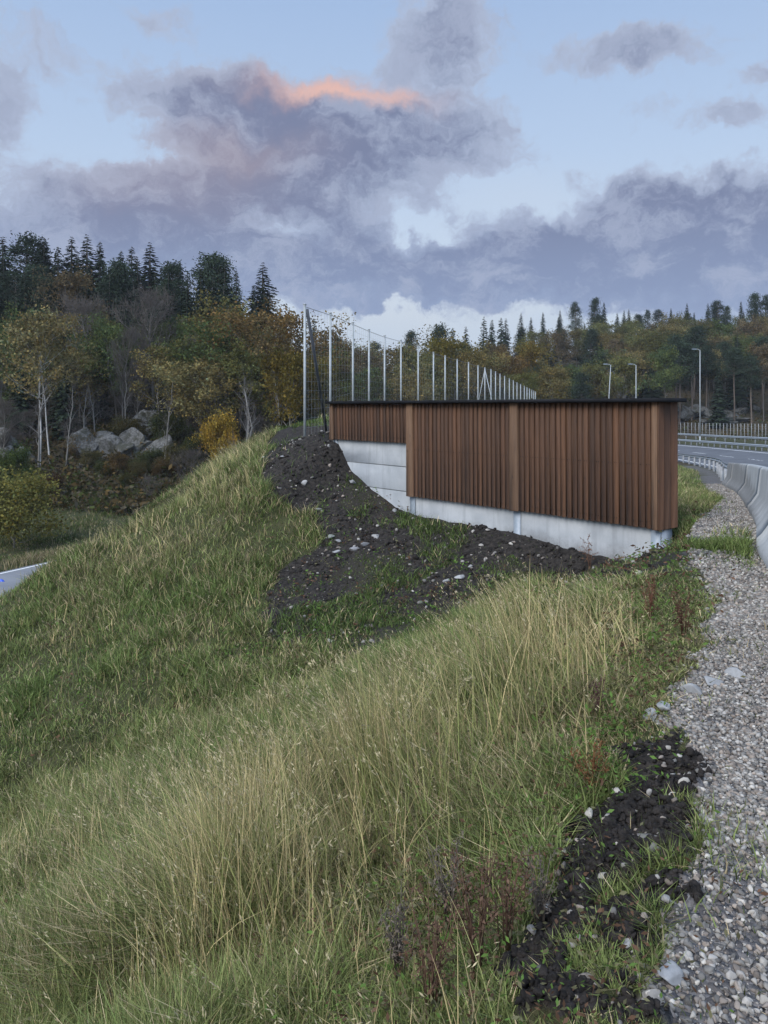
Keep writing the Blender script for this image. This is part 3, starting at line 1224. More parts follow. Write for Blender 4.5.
def street_lamp(px, ytop, Y, label, lean=0.0, arm=0.5):
    X = (px - 384) / FPX * Y
    z0 = float(ground_z(X, Y))
    H = EYE + (HORIZON - ytop) / FPX * Y - z0
    root = thing('street_lamp', label, 'street lamp', (X, Y, z0), 0, 'street lamps along the road')
    mb = MB()
    mb.tube([(0, 0, -0.3), (0, 0, 1.2)], [0.12, 0.11], 10)
    mb.tube([(0, 0, 1.2), (lean * 0.5, 0, H * 0.6), (lean, 0, H)], [0.10, 0.08, 0.055], 10)
    mb.build('pole', M['pole'], root)
    mb = MB()
    mb.tube([(lean, 0, H - 0.05), (lean - arm * 0.5, 0.1, H + 0.12), (lean - arm, 0.2, H + 0.14)], [0.05, 0.04, 0.035], 8)
    mb.build('arm', M['pole'], root)
    mb = MB()
    mb.box(lean - arm - 0.65, lean - arm + 0.05, 0.05, 0.35, H + 0.09, H + 0.20, bev=0.03)
    mb.build('lamp_head', M['galv'], root)


street_lamp(700, 350, 116, 'slim grey street lamp rising beside the guardrails right of the timber wall')
street_lamp(636, 365, 118, 'slim grey street lamp behind the timber wall, right of the two above its cap')
street_lamp(607, 365, 122, 'slim grey street lamp behind the timber wall, left of the two above its cap', 0.6)


# ------------------------------------------------------------------ small sign at the lower road
def blue_sign():
    p = np.array([(1.0 - 384) / FPX * 36.0, 36.0])
    root = thing('road_sign', 'small round blue and white road sign on a short post at the lower road', 'road sign', (p[0], p[1], -6.6))
    zc = EYE + (HORIZON - 583) / FPX * 36.0 + 6.6
    mb = MB()
    mb.tube([(0, 0.02, -0.3), (0, 0.02, zc + 0.1)], 0.03, 8)
    mb.build('post', M['galv'], root)
    mb = MB()
    mb.tube([(0, -0.012, zc), (0, -0.03, zc)], 0.19, 24)
    mb.build('sign_plate', M['blue'], root)
    mb = MB()
    mb.box(-0.11, 0.05, -0.036, -0.0325, zc - 0.03, zc + 0.03)
    V = [(0.04, -0.036, zc - 0.08), (0.14, -0.036, zc), (0.04, -0.036, zc + 0.08), (0.04, -0.0325, zc - 0.08), (0.14, -0.0325, zc), (0.04, -0.0325, zc + 0.08)]
    mb.add(V, np.array([(0, 1, 2), (3, 5, 4)]))
    mb.build('arrow', M['paint'], root)


blue_sign()


# ------------------------------------------------------------------ stones, clods, rock outcrops
def icosphere(sub):
    ph = (1 + 5 ** 0.5) / 2
    V = [(-1, ph, 0), (1, ph, 0), (-1, -ph, 0), (1, -ph, 0), (0, -1, ph), (0, 1, ph), (0, -1, -ph), (0, 1, -ph), (ph, 0, -1), (ph, 0, 1), (-ph, 0, -1), (-ph, 0, 1)]
    F = [(0, 11, 5), (0, 5, 1), (0, 1, 7), (0, 7, 10), (0, 10, 11), (1, 5, 9), (5, 11, 4), (11, 10, 2), (10, 7, 6), (7, 1, 8), (3, 9, 4), (3, 4, 2), (3, 2, 6), (3, 6, 8),
         (3, 8, 9), (4, 9, 5), (2, 4, 11), (6, 2, 10), (8, 6, 7), (9, 8, 1)]
    V = [np.array(v) / np.linalg.norm(v) for v in V]
    for _ in range(sub):
        cache, G = {}, []

        def mid(a, b):
            k = (min(a, b), max(a, b))
            if k not in cache:
                m_ = V[a] + V[b]
                V.append(m_ / np.linalg.norm(m_))
                cache[k] = len(V) - 1
            return cache[k]
        for a, b, c in F:
            x, y, z = mid(a, b), mid(b, c), mid(c, a)
            G += [(a, x, z), (b, y, x), (c, z, y), (x, y, z)]
        F = G
    return np.array(V), np.array(F)


def faceted(V, n_planes, rg, lo=0.55, hi=0.95):
    V = V.copy()
    for _ in range(n_planes):
        n = rg.normal(size=3)
        n /= np.linalg.norm(n)
        d = rg.uniform(lo, hi)
        k = V @ n
        over = k > d
        V[over] -= np.outer(k[over] - d, n)
    return V


ICO0, ICO1, ICO2 = icosphere(0), icosphere(1), icosphere(2)


def scatter_stones(pos, size, colr, variants, ICO, flat=(0.5, 0.9), sink=0.25, seed=1, cut=(0.38, 0.75), rough=0.10):
    """many stones in one mesh (only for gravel and soil crumbs)"""
    rg = np.random.default_rng(seed)
    bases = [faceted(ICO[0] * (1 + rg.normal(0, rough, (len(ICO[0]), 1))), 9, rg, *cut) for _ in range(variants)]
    n, nv = len(pos), len(ICO[0])
    B = np.stack(bases)[rg.integers(0, variants, n)]
    sc = np.stack([rg.uniform(0.75, 1.3, n), rg.uniform(0.6, 1.0, n), rg.uniform(*flat, n)], -1)
    B = B * sc[:, None, :]
    a = rg.uniform(0, 2 * math.pi, n)
    tilt = rg.normal(0, 0.35, n)
    ct, st = np.cos(tilt)[:, None], np.sin(tilt)[:, None]
    y, z = B[..., 1] * ct - B[..., 2] * st, B[..., 1] * st + B[..., 2] * ct
    x = B[..., 0]
    ca, sa = np.cos(a)[:, None], np.sin(a)[:, None]
    x, y = x * ca - y * sa, x * sa + y * ca
    V = np.stack([x, y, z], -1) * size[:, None, None] + pos[:, None, :]
    V[..., 2] += (size * (0.5 - sink))[:, None]
    F = ICO[1][None] + (np.arange(n) * nv)[:, None, None]
    c = np.repeat(colr, nv, axis=0)
    return V.reshape(-1, 3), F.reshape(-1, 3), c


def sample_area(n, x0, x1, y0, y1, power=1.0, rg=rng):
    """points with more of them nearer the viewer"""
    t = rg.uniform(0, 1, n)
    if power == 1.0:
        Y = y0 * (y1 / y0) ** t
    else:
        Y = y0 + (y1 - y0) * t ** power
    X = rg.uniform(x0, x1, n)
    return X, Y


def stone_colors(n, rg):
    base = np.array([[0.38, 0.375, 0.37], [0.29, 0.285, 0.28], [0.34, 0.30, 0.27], [0.19, 0.19, 0.19], [0.48, 0.47, 0.45], [0.25, 0.225, 0.21]])
    c = base[rg.integers(0, len(base), n)] * rg.uniform(0.35, 0.85, (n, 1)) * np.array([1.05, 1.0, 0.92])
    return c


def build_gravel():
    rg = np.random.default_rng(11)
    parts = []
    for (n, y0, y1, smin, smax, ICO, hw) in ((20000, 1.2, 2.9, 0.004, 0.0175, ICO1, 1.6), (34000, 2.7, 6.0, 0.006, 0.020, ICO0, 2.4), (32000, 5.5, 30.0, 0.011, 0.032, ICO0, 2.6)):
        Y = np.exp(rg.uniform(math.log(y0), math.log(y1), n))
        g = gravel_x(Y)
        e = road_x(Y)
        X = g - 0.12 + rg.uniform(0, 1, n) ** 1.0 * (np.minimum(e - g, hw) + 0.2)
        keep = (gravel_mask(X, Y) > 0.5) | (rg.uniform(0, 1, n) < 0.06)
        # the green tuft that crosses the shoulder near the end of the wall
        tuft = np.exp(-((Y - 9.0) / 0.9) ** 2)
        keep &= rg.uniform(0, 1, n) > tuft * 0.85
        X, Y = X[keep], Y[keep]
        size = smin + (smax - smin) * rg.uniform(0, 1, len(X)) ** 2.2
        pos = np.stack([X, Y, ground_z(X, Y)], -1)
        parts.append(scatter_stones(pos, size, stone_colors(len(X), rg), 10, ICO, seed=int(n + y0)))
    V = np.concatenate([p[0] for p in parts])
    off, Fs = 0, []
    for p in parts:
        Fs.append(p[1] + off)
        off += len(p[0])
    me = mesh('gravel', V, np.concatenate(Fs), M['stone'], np.concatenate([p[2] for p in parts]))
    tag(obj('gravel', me), 'loose grey crushed stone covering the road shoulder', 'gravel', kind='stuff')


build_gravel()


def build_clods():
    rg = np.random.default_rng(12)
    X = np.concatenate([rg.uniform(-5, 6, 30000), np.zeros(60000)])
    Y = np.concatenate([rg.uniform(8, 22, 30000), rg.uniform(1.3, 4.2, 60000)])
    X[30000:] = gravel_x(Y[30000:]) + rg.uniform(-0.85, 0.15, 60000)
    nearf = np.concatenate([np.zeros(30000, bool), np.ones(60000, bool)])
    keep = (soil_mask(X, Y) > 0.5) & (rg.uniform(0, 1, len(X)) < np.where(nearf, 0.9, 0.55) * (0.25 + 1.5 * sst(fbm(X / 0.3, Y / 0.3, 71, 3), 0.4, 0.65))) & ((green_patch(X, Y) < 0.5) | nearf)
    X, Y, nearf = X[keep], Y[keep], nearf[keep]
    size = np.where(nearf, 0.003 + 0.018 * rg.uniform(0, 1, len(X)) ** 3.5, 0.010 + 0.055 * rg.uniform(0, 1, len(X)) ** 3)
    pos = np.stack([X, Y, ground_z(X, Y) + soil_bump(X, Y, np.ones(len(X)))], -1)
    V, F, c = scatter_stones(pos, size, np.ones((len(X), 3)), 10, ICO1, (0.5, 1.0), 0.38, 5, (0.5, 1.0), 0.25)
    tag(obj('soil_clods', mesh('soil_clods', V, F, M['clod'], c)), 'loose black clods of bare topsoil', 'soil', kind='stuff')
    # pale pebbles lying in the soil
    n = 9000
    X = np.concatenate([rg.uniform(-5, 6, n), rg.uniform(0, 1.8, 1500)])
    Y = np.concatenate([rg.uniform(8, 22, n), rg.uniform(1.2, 4.0, 1500)])
    near = np.concatenate([np.zeros(n, bool), np.ones(1500, bool)])
    keep = (soil_mask(X, Y) > 0.5) & (rg.uniform(0, 1, len(X)) < np.where(near, 0.6, 0.45))
    X, Y, near = X[keep], Y[keep], near[keep]
    size = np.where(near, 0.006 + 0.022 * rg.uniform(0, 1, len(X)) ** 2, 0.010 + 0.055 * rg.uniform(0, 1, len(X)) ** 4)
    pos = np.stack([X, Y, ground_z(X, Y) + soil_bump(X, Y, np.ones(len(X))) + 0.004], -1)
    V, F, c = scatter_stones(pos, size, stone_colors(len(X), rg), 8, ICO1, (0.45, 0.8), 0.35, 6)
    tag(obj('pebbles', mesh('pebbles', V, F, M['stone'], c)), 'pale pebbles scattered in the black soil', 'pebbles', kind='stuff')


build_clods()


def stone(px, py, size, label, name='stone', flat=0.6, colr=(0.42, 0.42, 0.41), seed=0, grp='larger stones lying on the bank', at=None):
    rg = np.random.default_rng(900 + seed)
    p = hit(px, py, y1=40)[0] if at is None else at
    size = size * (0.78 if py < 660 else 0.9)
    V = faceted(ICO2[0], 14, rg, 0.38, 0.78) * 1.15
    w = rg.uniform(0.75, 1.1)
    V = V * np.array([1.1, w, flat]) * size
    a = rg.uniform(0, 6.28)
    V = np.stack([V[:, 0] * math.cos(a) - V[:, 1] * math.sin(a), V[:, 0] * math.sin(a) + V[:, 1] * math.cos(a), V[:, 2]], -1)
    me = mesh(name, V, ICO2[1], M['stone'], np.tile(np.array(colr) * 0.55, (len(V), 1)))
    o = obj(name, me, None, (p[0], p[1], p[2] + size * flat * 0.35))
    return tag(o, label, 'stone', grp)


STONES = [
    (655, 846, 0.062, 'rounded grey-brown stone half sunk in the black soil beside the gravel', 0.6, (0.25, 0.235, 0.215)),
    (574, 868, 0.030, 'small light stone at the left edge of the black soil strip', 0.6, (0.36, 0.36, 0.35)),
    (668, 980, 0.040, 'pale bluish angular stone at the foot of the gravel edge', 0.8, (0.42, 0.43, 0.44)),
    (652, 1000, 0.032, 'dull beige stone below the bluish angular stone', 0.7, (0.40, 0.37, 0.33)),
    (628, 945, 0.028, 'long white stone lying in the black soil strip', 0.45, (0.52, 0.50, 0.48)),
    (670, 905, 0.026, 'cream stone at the border of black soil and gravel', 0.7, (0.46, 0.44, 0.41)),
    (648, 720, 0.060, 'rounded pale stone on the lip of the bank above the green weeds', 0.7, (0.42, 0.43, 0.42)),
    (664, 712, 0.055, 'pale stone on the bank lip, beside the rounded one and nearer the gravel', 0.7, (0.45, 0.46, 0.46)),
    (690, 693, 0.065, 'pale grey stone in the loose ridge where the gravel widens', 0.65, (0.42, 0.425, 0.425)),
    (712, 685, 0.070, 'light grey flat stone on top of the gravel ridge', 0.5, (0.44, 0.445, 0.445)),
    (738, 678, 0.075, 'light grey block in the gravel ridge near the picture edge', 0.5, (0.44, 0.445, 0.445)),
    (645, 763, 0.035, 'pale mossy stone at the top of the black soil strip', 0.6, (0.38, 0.39, 0.36)),
    (566, 700, 0.05, 'dull brown stone hidden among the weeds below the tall grass', 0.6, (0.24, 0.22, 0.20)),
    (283, 457, 0.14, 'flat pale slab of rock on the black mound left of the wall', 0.3, (0.40, 0.40, 0.40)),
    (322, 432, 0.08, 'small beige stone near the top of the black mound', 0.6, (0.45, 0.43, 0.40)),
    (329, 449, 0.09, 'light stone on the mound just left of the wall end', 0.6, (0.45, 0.44, 0.42)),
    (304, 487, 0.10, 'slim white stone standing in the black mound', 0.8, (0.52, 0.51, 0.49)),
    (318, 512, 0.10, 'flat white stone on the lower black mound', 0.35, (0.50, 0.49, 0.48)),
    (338, 543, 0.13, 'pale oblong stone at the head of the stony trail below the wall', 0.5, (0.42, 0.42, 0.42)),
    (336, 553, 0.13, 'lowest flat white stone of the stony trail below the wall', 0.4, (0.50, 0.50, 0.49)),
    (354, 550, 0.14, 'large grey cobble in the stony trail below the wall', 0.55, (0.36, 0.36, 0.37)),
    (365, 546, 0.12, 'rounded grey cobble in the middle of the stony trail', 0.6, (0.34, 0.34, 0.35)),
    (376, 538, 0.13, 'white cobble at the upper end of the stony trail', 0.5, (0.50, 0.50, 0.49)),
    (331, 537, 0.12, 'dull green-grey cobble left of the stony trail', 0.6, (0.32, 0.34, 0.31)),
    (448, 583, 0.10, 'pale stone in the rubble below the middle of the wall', 0.5, (0.40, 0.40, 0.40)),
    (460, 578, 0.12, 'broad white stone in the rubble below the middle of the wall', 0.45, (0.50, 0.50, 0.49)),
    (470, 568, 0.09, 'small light stone at the top of the rubble below the wall', 0.5, (0.44, 0.44, 0.43)),
    (330, 643, 0.10, 'single white stone in the grass at the foot of the dark slope', 0.5, (0.52, 0.52, 0.50)),
    (352, 484, 0.12, 'upright grey stone leaning against the concrete of the stepped wall end', 0.9, (0.36, 0.36, 0.36)),
    (395, 512, 0.09, 'grey stone at the foot of the concrete by the step', 0.7, (0.34, 0.34, 0.34)),
]
for k, (px_, py_, sz, lab, fl, cc) in enumerate(STONES):
    stone(px_, py_, sz, lab, flat=fl, colr=cc, seed=k)


def rock_outcrop(px, py, Y, sx, sy, sz, label, seed, m='rock', grp=None):
    rg = np.random.default_rng(seed)
    X = (px - 384) / FPX * Y
    Z = EYE + (HORIZON - py) / FPX * Y
    Vs, Fs, off = [], [], 0
    nb = 7
    for k in range(nb):
        V, F = icosphere(3)
        V = faceted(V, 22, rg, 0.40, 0.85)
        V = V + (0.05 * (fbm(V[:, 0] * 4 + 3 * V[:, 2], V[:, 1] * 4 + 5 * V[:, 2], seed + k, 3) - 0.5))[:, None] * V
        sc = rg.uniform(0.45, 0.85) if k else 1.0
        V = V * np.array([sx, sy, sz]) * sc * rg.uniform(0.75, 1.1, 3)
        if k:
            V = V + np.array([rg.uniform(-0.95, 0.95) * sx, rg.uniform(-0.5, 0.4) * sy, rg.uniform(-0.75, 0.45) * sz])
        Vs.append(V)
        Fs.append(F + off)
        off += len(V)
    V, F = np.concatenate(Vs), np.concatenate(Fs)
    o = obj('rock_outcrop', mesh('rock_outcrop', V, F, M[m]), None, (X, Y, Z))
    return tag(o, label, 'rock', grp)


ROCKS = [
    (112, 452, 71, 2.7, 2.0, 2.4, 'pale cracked rock face below the leaning trunk, upper left block of the cliff', 'palerock'),
    (92, 466, 69, 1.5, 1.2, 1.3, 'small pale rock at the left foot of the cliff', 'palerock'),
    (152, 462, 71, 2.6, 2.0, 3.4, 'tall pale rock face in the middle of the wooded cliff', 'palerock'),
    (182, 468, 70, 2.4, 2.0, 2.6, 'dark rock ledge between the pale cliff and the yellow bush', 'rock'),
    (135, 482, 68, 2.6, 1.6, 1.6, 'dark low rock under the pale cliff face', 'rock'),
    (142, 424, 76, 3.0, 2.5, 2.2, 'mossy rock knob above the cliff, under the bare trees', 'rock'),
    (158, 488, 67, 3.0, 1.6, 1.2, 'flat grey ledge at the foot of the cliff behind the grassy crest', 'palerock'),
    (70, 494, 65, 0.9, 0.8, 0.9, 'white boulder low on the bank left of the cliff', 'palerock'),
    (22, 458, 71, 1.2, 1.0, 1.3, 'dull grey boulder beside the white birch trunks', 'rock'),
    (0, 442, 72, 1.6, 1.2, 1.6, 'grey boulder at the edge of the wood, left of the birch trunks', 'rock'),
    (600, 385, 158, 4.2, 3.0, 5.0, 'pale rock cutting among the trunks above the timber wall, left of two', 'palerock'),
    (626, 388, 158, 3.2, 3.0, 5.0, 'pale rock cutting among the trunks above the timber wall, right of two', 'palerock'),
    (690, 414, 146, 3.5, 2.5, 2.2, 'grey rock pile under the trees right of the timber wall', 'palerock'),
    (706, 414, 146, 2.4, 2.0, 1.6, 'pale square boulder in the rock pile behind the street lamp', 'palerock'),
    (724, 415, 146, 3.0, 2.0, 1.9, 'grey boulder in the rock pile right of the street lamp', 'palerock'),
    (742, 412, 148, 2.6, 2.0, 2.4, 'rough grey rock under the trunks near the picture edge', 'palerock'),
    (722, 421, 142, 4.0, 2.0, 0.9, 'long beige ledge right behind the roadside fence', 'palerock'),
]
for k, (a, b, c, d, e, f, lab, mm) in enumerate(ROCKS):
    rock_outcrop(a, b, c, d, e, f, lab, 300 + k, mm, 'rocks in the wooded slopes')


# ------------------------------------------------------------------ trees
def unit(v):
    return v / (np.linalg.norm(v) + 1e-9)


def cards(cen, size, rg, col, flat=0.0, aspect=0.6, along=None):
    """leaf-sized diamond faces with random directions"""
    n = len(cen)
    a = rg.normal(size=(n, 3))
    a[:, 2] *= 1.0 - flat
    if along is not None:
        a = along + a * 0.28
    a /= np.linalg.norm(a, axis=1)[:, None]
    b = np.cross(a, rg.normal(size=(n, 3)))
    b /= np.linalg.norm(b, axis=1)[:, None]
    s = size[:, None]
    V = np.stack([cen - a * s, cen + b * s * aspect, cen + a * s, cen - b * s * aspect], 1)
    F = (np.arange(n) * 4)[:, None] + np.array([[0, 1, 2, 3]])
    return V.reshape(-1, 3), F, np.repeat(col, 4, axis=0)


def grow_branches(rg, h, trunk_frac, width, nb, up=0.5, sub=4, r0=0.02, crown_lo=0.3):
    """trunk and limb paths of a broadleaf tree of height h; returns tubes and twig end points"""
    tubes, ends = [], []
    n = 9
    zs = np.linspace(0, h * trunk_frac, n)
    wob = np.cumsum(rg.normal(0, 0.018 * h, (n, 2)), axis=0) * np.linspace(0, 1, n)[:, None]
    tp = np.column_stack([wob, zs])
    tr = np.linspace(r0 * h, r0 * h * 0.22, n)
    tubes.append((tp, tr, 7))
    for k in range(nb):
        f = crown_lo + (1 - crown_lo) * (k + rg.uniform(0, 1)) / nb
        z = f * h * trunk_frac
        base = np.array([np.interp(z, zs, tp[:, 0]), np.interp(z, zs, tp[:, 1]), z])
        az = k * 2.399 + rg.normal(0, 0.4)
        env = math.sin(math.pi * min(0.98, 0.18 + 0.80 * (f - crown_lo) / (1 - crown_lo))) ** 0.7
        ln = width * 0.5 * env * rg.uniform(0.75, 1.15)
        d = unit(np.array([math.cos(az), math.sin(az), up + rg.normal(0, 0.2) + f * 0.5]))
        pts = [base]
        for q in range(4):
            d = unit(d + rg.normal(0, 0.14, 3) + np.array([0, 0, 0.07]))
            pts.append(pts[-1] + d * ln / 4 * 1.15)
        pts = np.array(pts)
        rb = np.interp(z, zs, tr) * 0.55
        tubes.append((pts, np.linspace(rb, rb * 0.25, 5), 5))
        for q in range(sub):
            t0 = rg.uniform(0.35, 1.0)
            p0 = np.array([np.interp(t0 * 4, range(5), pts[:, i]) for i in range(3)])
            dd = unit(d + rg.normal(0, 0.6, 3) + np.array([0, 0, 0.25]))
            l2 = ln * rg.uniform(0.25, 0.55)
            pp = np.array([p0, p0 + dd * l2 * 0.5 + rg.normal(0, 0.04 * l2, 3), p0 + dd * l2])
            tubes.append((pp, [rb * 0.3, rb * 0.2, rb * 0.08], 4))
            ends.append((p0 + dd * l2 * rg.uniform(0.6, 1.0), l2))
        ends.append((pts[-1], ln * 0.3))
    ends.append((tp[-1], width * 0.2))
    return tubes, ends


def tubes_mesh(name, tubes, m):
    mb = MB()
    for p, r, ns in tubes:
        mb.tube(p, r, ns, cap=False)
    return mb.mesh(name, m, True)


def broadleaf(seed, h=1.0, width=0.6, nb=22, leaves=7500, size=0.0095, bark='bark', crown_lo=0.25, sub=5, spread=1.0, r0=0.011):
    """unit-height broadleaf tree, returns trunk mesh and crown mesh"""
    rg = np.random.default_rng(seed)
    tubes, ends = grow_branches(rg, h, 0.86, width, nb, 0.45, sub, r0, crown_lo)
    tm = tubes_mesh('trunk', tubes, M[bark])
    E = np.array([e[0] for e in ends])
    R = np.array([max(0.03, min(0.09, e[1] * 0.55)) for e in ends]) * spread
    w = R ** 1.5
    pick = rg.choice(len(E), leaves, p=w / w.sum())
    off = np.clip(rg.normal(0, 1, (leaves, 3)), -1.7, 1.7) * np.array([1, 1, 0.75])
    cen = E[pick] + off * R[pick][:, None] * 0.75
    tone = rg.uniform(0.45, 1.35, len(E))[pick] * rg.uniform(0.7, 1.3, leaves)
    warm = (rg.normal(0, 0.07, len(E))[pick] + rg.normal(0, 0.06, leaves))
    col = np.column_stack([tone * (1 + warm), tone, tone * (1 - warm)])
    V, F, c = cards(cen, size * rg.uniform(0.45, 1.75, leaves), rg, np.clip(col, 0.05, 3))
    return tm, mesh('crown', V, F, M['leaf'], c)


def bare_tree(seed, width=0.5, nb=22, bark='bark', twigs=1500, crown_lo=0.25):
    rg = np.random.default_rng(seed)
    tubes, ends = grow_branches(rg, 1.0, 0.84, width, nb, 0.9, 5, 0.012, crown_lo)
    tm = tubes_mesh('trunk', tubes, M[bark])
    mb = MB()
    for k in range(twigs):
        e, l = ends[rg.integers(0, len(ends))]
        d = unit(rg.normal(0, 0.6, 3) + np.array([e[0] * 1.5, e[1] * 1.5, 0.9]))
        p0 = e + rg.normal(0, 0.02, 3)
        ln = rg.uniform(0.03, 0.10)
        mb.tube([p0, p0 + d * ln * 0.5 + rg.normal(0, 0.004, 3), p0 + d * ln], [0.0013, 0.0010, 0.0005], 3, cap=False)
    return tm, mb.mesh('twigs', M['twig'])


def spruce(seed, width=0.34, whorls=64, lo=0.05, droop=0.35):
    rg = np.random.default_rng(seed)
    tm = MB()
    tm.tube([(0, 0, 0), (0.004, 0.0, 0.4), (0, 0.003, 0.8), (0, 0, 1.0)], [0.013, 0.010, 0.005, 0.0008], 7)
    cen, dirs, sz, tones = [], [], [], []
    V, F, Cc = [], [], []
    nv = 0
    for k in range(whorls):
        f = k / (whorls - 1)
        z = lo + (0.985 - lo) * f ** 0.95
        L = width * 0.5 * ((1 - f) ** 0.80) * (0.85 + 0.15 * math.sin(f * 20 + seed)) + 0.004
        if f < 0.12:
            L *= 0.7 + 2.5 * f
        n = 8 if f < 0.85 else 6
        for q in range(n):
            az = q * 2 * math.pi / n + k * 0.9 + rg.normal(0, 0.2)
            l = L * rg.uniform(0.65, 1.2)
            out = np.array([math.cos(az), math.sin(az), 0])
            side = np.array([-math.sin(az), math.cos(az), 0])
            tone = rg.uniform(0.6, 1.35)
            nseg = max(2, int(l / 0.022))
            zj = rg.normal(0, 0.010)
            for j in range(nseg):
                t = (j + 0.6) / nseg
                p = np.array([0, 0, z + zj]) + out * l * t + np.array([0, 0, -droop * l * (t ** 1.3) + 0.10 * l * t * t])
                w = (0.010 + 0.048 * (1 - f) ** 0.7) * (1 - 0.55 * t) * rg.uniform(0.7, 1.3)
                dn = np.array([0, 0, -1]) * w * rg.uniform(0.35, 0.9)
                fw = out * w * rg.uniform(0.7, 1.3)
                for sgn in (-1, 1):
                    a = p
                    b = p + side * sgn * w * 0.8 + fw * 0.7 + dn * 0.5
                    c = p + fw * 1.2 + dn * 0.9 + rg.normal(0, 0.003, 3)
                    V += [a, b, c]
                    F.append((nv, nv + 1, nv + 2))
                    nv += 3
                    tt = tone * rg.uniform(0.75, 1.25)
                    Cc += [(tt, tt, tt)] * 3
    return tm.mesh('trunk', M['sprucebark'], True), mesh('crown', np.array(V), np.array(F), M['needle'], np.array(Cc))


def pine(seed, width=0.36, crown_lo=0.50, clumps=90, per=60):
    rg = np.random.default_rng(seed)
    tubes = []
    lean = rg.normal(0, 0.015, 2)
    tp = np.array([(lean[0] * t * t + 0.004 * math.sin(9 * t + seed), lean[1] * t * t, t) for t in np.linspace(0, 0.96, 8)])
    tubes.append((tp, np.linspace(0.013, 0.004, 8), 7))
    cen, sz, tone = [], [], []
    for k in range(clumps):
        f = rg.uniform(0, 1) ** 0.85
        z = crown_lo + (0.98 - crown_lo) * f
        env = (1 - f) ** 0.55 * (0.55 + 0.45 * min(1, f * 4))
        az = rg.uniform(0, 6.28)
        l = width * 0.5 * env * rg.uniform(0.35, 1.1)
        b = np.array([np.interp(z, tp[:, 2], tp[:, 0]), np.interp(z, tp[:, 2], tp[:, 1]), z])
        e = b + np.array([math.cos(az) * l, math.sin(az) * l, 0.10 * l + rg.normal(0, 0.01)])
        tubes.append((np.array([b - (0, 0, 0.01), (b + e) / 2, e]), [0.0035, 0.0025, 0.001], 4))
        r = rg.uniform(0.022, 0.05)
        o = rg.normal(0, 1, (per, 3)) * np.array([1, 1, 0.55]) * r
        cen.append(e + o)
        sz.append(np.full(per, 0.010) * rg.uniform(0.6, 1.4, per))
        tone.append(rg.uniform(0.55, 1.4) * rg.uniform(0.75, 1.25, per))
    for k in range(8):       # dead lower limbs
        z = rg.uniform(crown_lo * 0.5, crown_lo)
        az = rg.uniform(0, 6.28)
        b = np.array([np.interp(z, tp[:, 2], tp[:, 0]), np.interp(z, tp[:, 2], tp[:, 1]), z])
        l = rg.uniform(0.02, 0.08)
        tubes.append((np.array([b, b + np.array([math.cos(az) * l, math.sin(az) * l, 0.0])]), [0.002, 0.0008], 3))
    cen, sz, tone = np.concatenate(cen), np.concatenate(sz), np.concatenate(tone)
    V, F, c = cards(cen, sz, rg, np.column_stack([tone] * 3), aspect=0.45)
    return tubes_mesh('trunk', tubes, M['pinebark']), mesh('crown', V, F, M['needle'], c)


PROTO = {
    'spruce': [spruce(41, 0.34, 72), spruce(42, 0.40, 70), spruce(43, 0.44, 66), spruce(44, 0.31, 76)],
    'pine': [pine(51, 0.34, 0.55), pine(52, 0.38, 0.50, 100), pine(53, 0.30, 0.62, 80)],
    'bushy_pine': [pine(54, 0.50, 0.22, 130), pine(55, 0.46, 0.18, 130)],
    'broadleaf': [broadleaf(61), broadleaf(62, width=0.7, nb=24), broadleaf(63, width=0.5, crown_lo=0.3), broadleaf(64, width=0.8, nb=28, leaves=9500, crown_lo=0.18),
                  broadleaf(65, width=0.55, leaves=4500, size=0.009), broadleaf(66, width=0.62, leaves=8000, crown_lo=0.35), broadleaf(67, width=0.5, leaves=7000, crown_lo=0.52, r0=0.009)],
    'birch': [broadleaf(71, width=0.5, leaves=4200, size=0.0075, bark='birch', crown_lo=0.40, r0=0.0072), broadleaf(72, width=0.42, leaves=3400, size=0.0075, bark='birch', crown_lo=0.43, r0=0.0062)],
    'bare': [bare_tree(81), bare_tree(82, 0.42), bare_tree(83, 0.55, 26)],
    'sapling': [bare_tree(84, 0.25, 12, 'palebark', 120), bare_tree(85, 0.30, 10, 'palebark', 90, 0.15)],
    'bush': [broadleaf(91, width=1.3, nb=26, leaves=9000, size=0.020, crown_lo=0.05, spread=1.6), broadleaf(92, width=1.1, nb=24, leaves=13000, size=0.017, crown_lo=0.05, spread=1.7)],
    'twiggy_bush': [bare_tree(94, 1.0, 30, 'twig', 2600, 0.04)],
}
NAMES = {'spruce': ('spruce_tree', 'spruce tree'), 'pine': ('pine_tree', 'pine tree'), 'bushy_pine': ('pine_tree', 'pine tree'), 'broadleaf': ('broadleaf_tree', 'tree'),
         'birch': ('birch_tree', 'birch tree'), 'bare': ('bare_tree', 'tree'), 'sapling': ('bare_sapling', 'sapling'), 'bush': ('leafy_bush', 'bush'),
         'twiggy_bush': ('twiggy_bush', 'bush')}
CONIF = (0.028, 0.040, 0.026)
TREES = []


def plant(kind, X, Y, height, label, group, tint=(1, 1, 1), wide=1.0, variant=None, rz=None, lean=0.0, sink=0.15):
    v = PROTO[kind]
    tm, cm = v[variant % len(v)] if variant is not None else v[len(TREES) % min(len(v), 6)]
    nm, cat = NAMES[kind]
    z = float(ground_z(X, Y)) - sink
    o = bpy.data.objects.new(nm, None)
    C.objects.link(o)
    o.location = (X, Y, z)
    o.rotation_euler = (lean * 0.5, lean, random.uniform(0, 6.28) if rz is None else rz)
    o.scale = (height * wide, height * wide, height)
    tag(o, label, cat, group)
    a = bpy.data.objects.new('trunk', tm)
    C.objects.link(a)
    a.parent = o
    b = bpy.data.objects.new('crown', cm)
    C.objects.link(b)
    b.parent = o
    b.color = tuple(tint) + (1.0,)
    TREES.append(o)
    return o


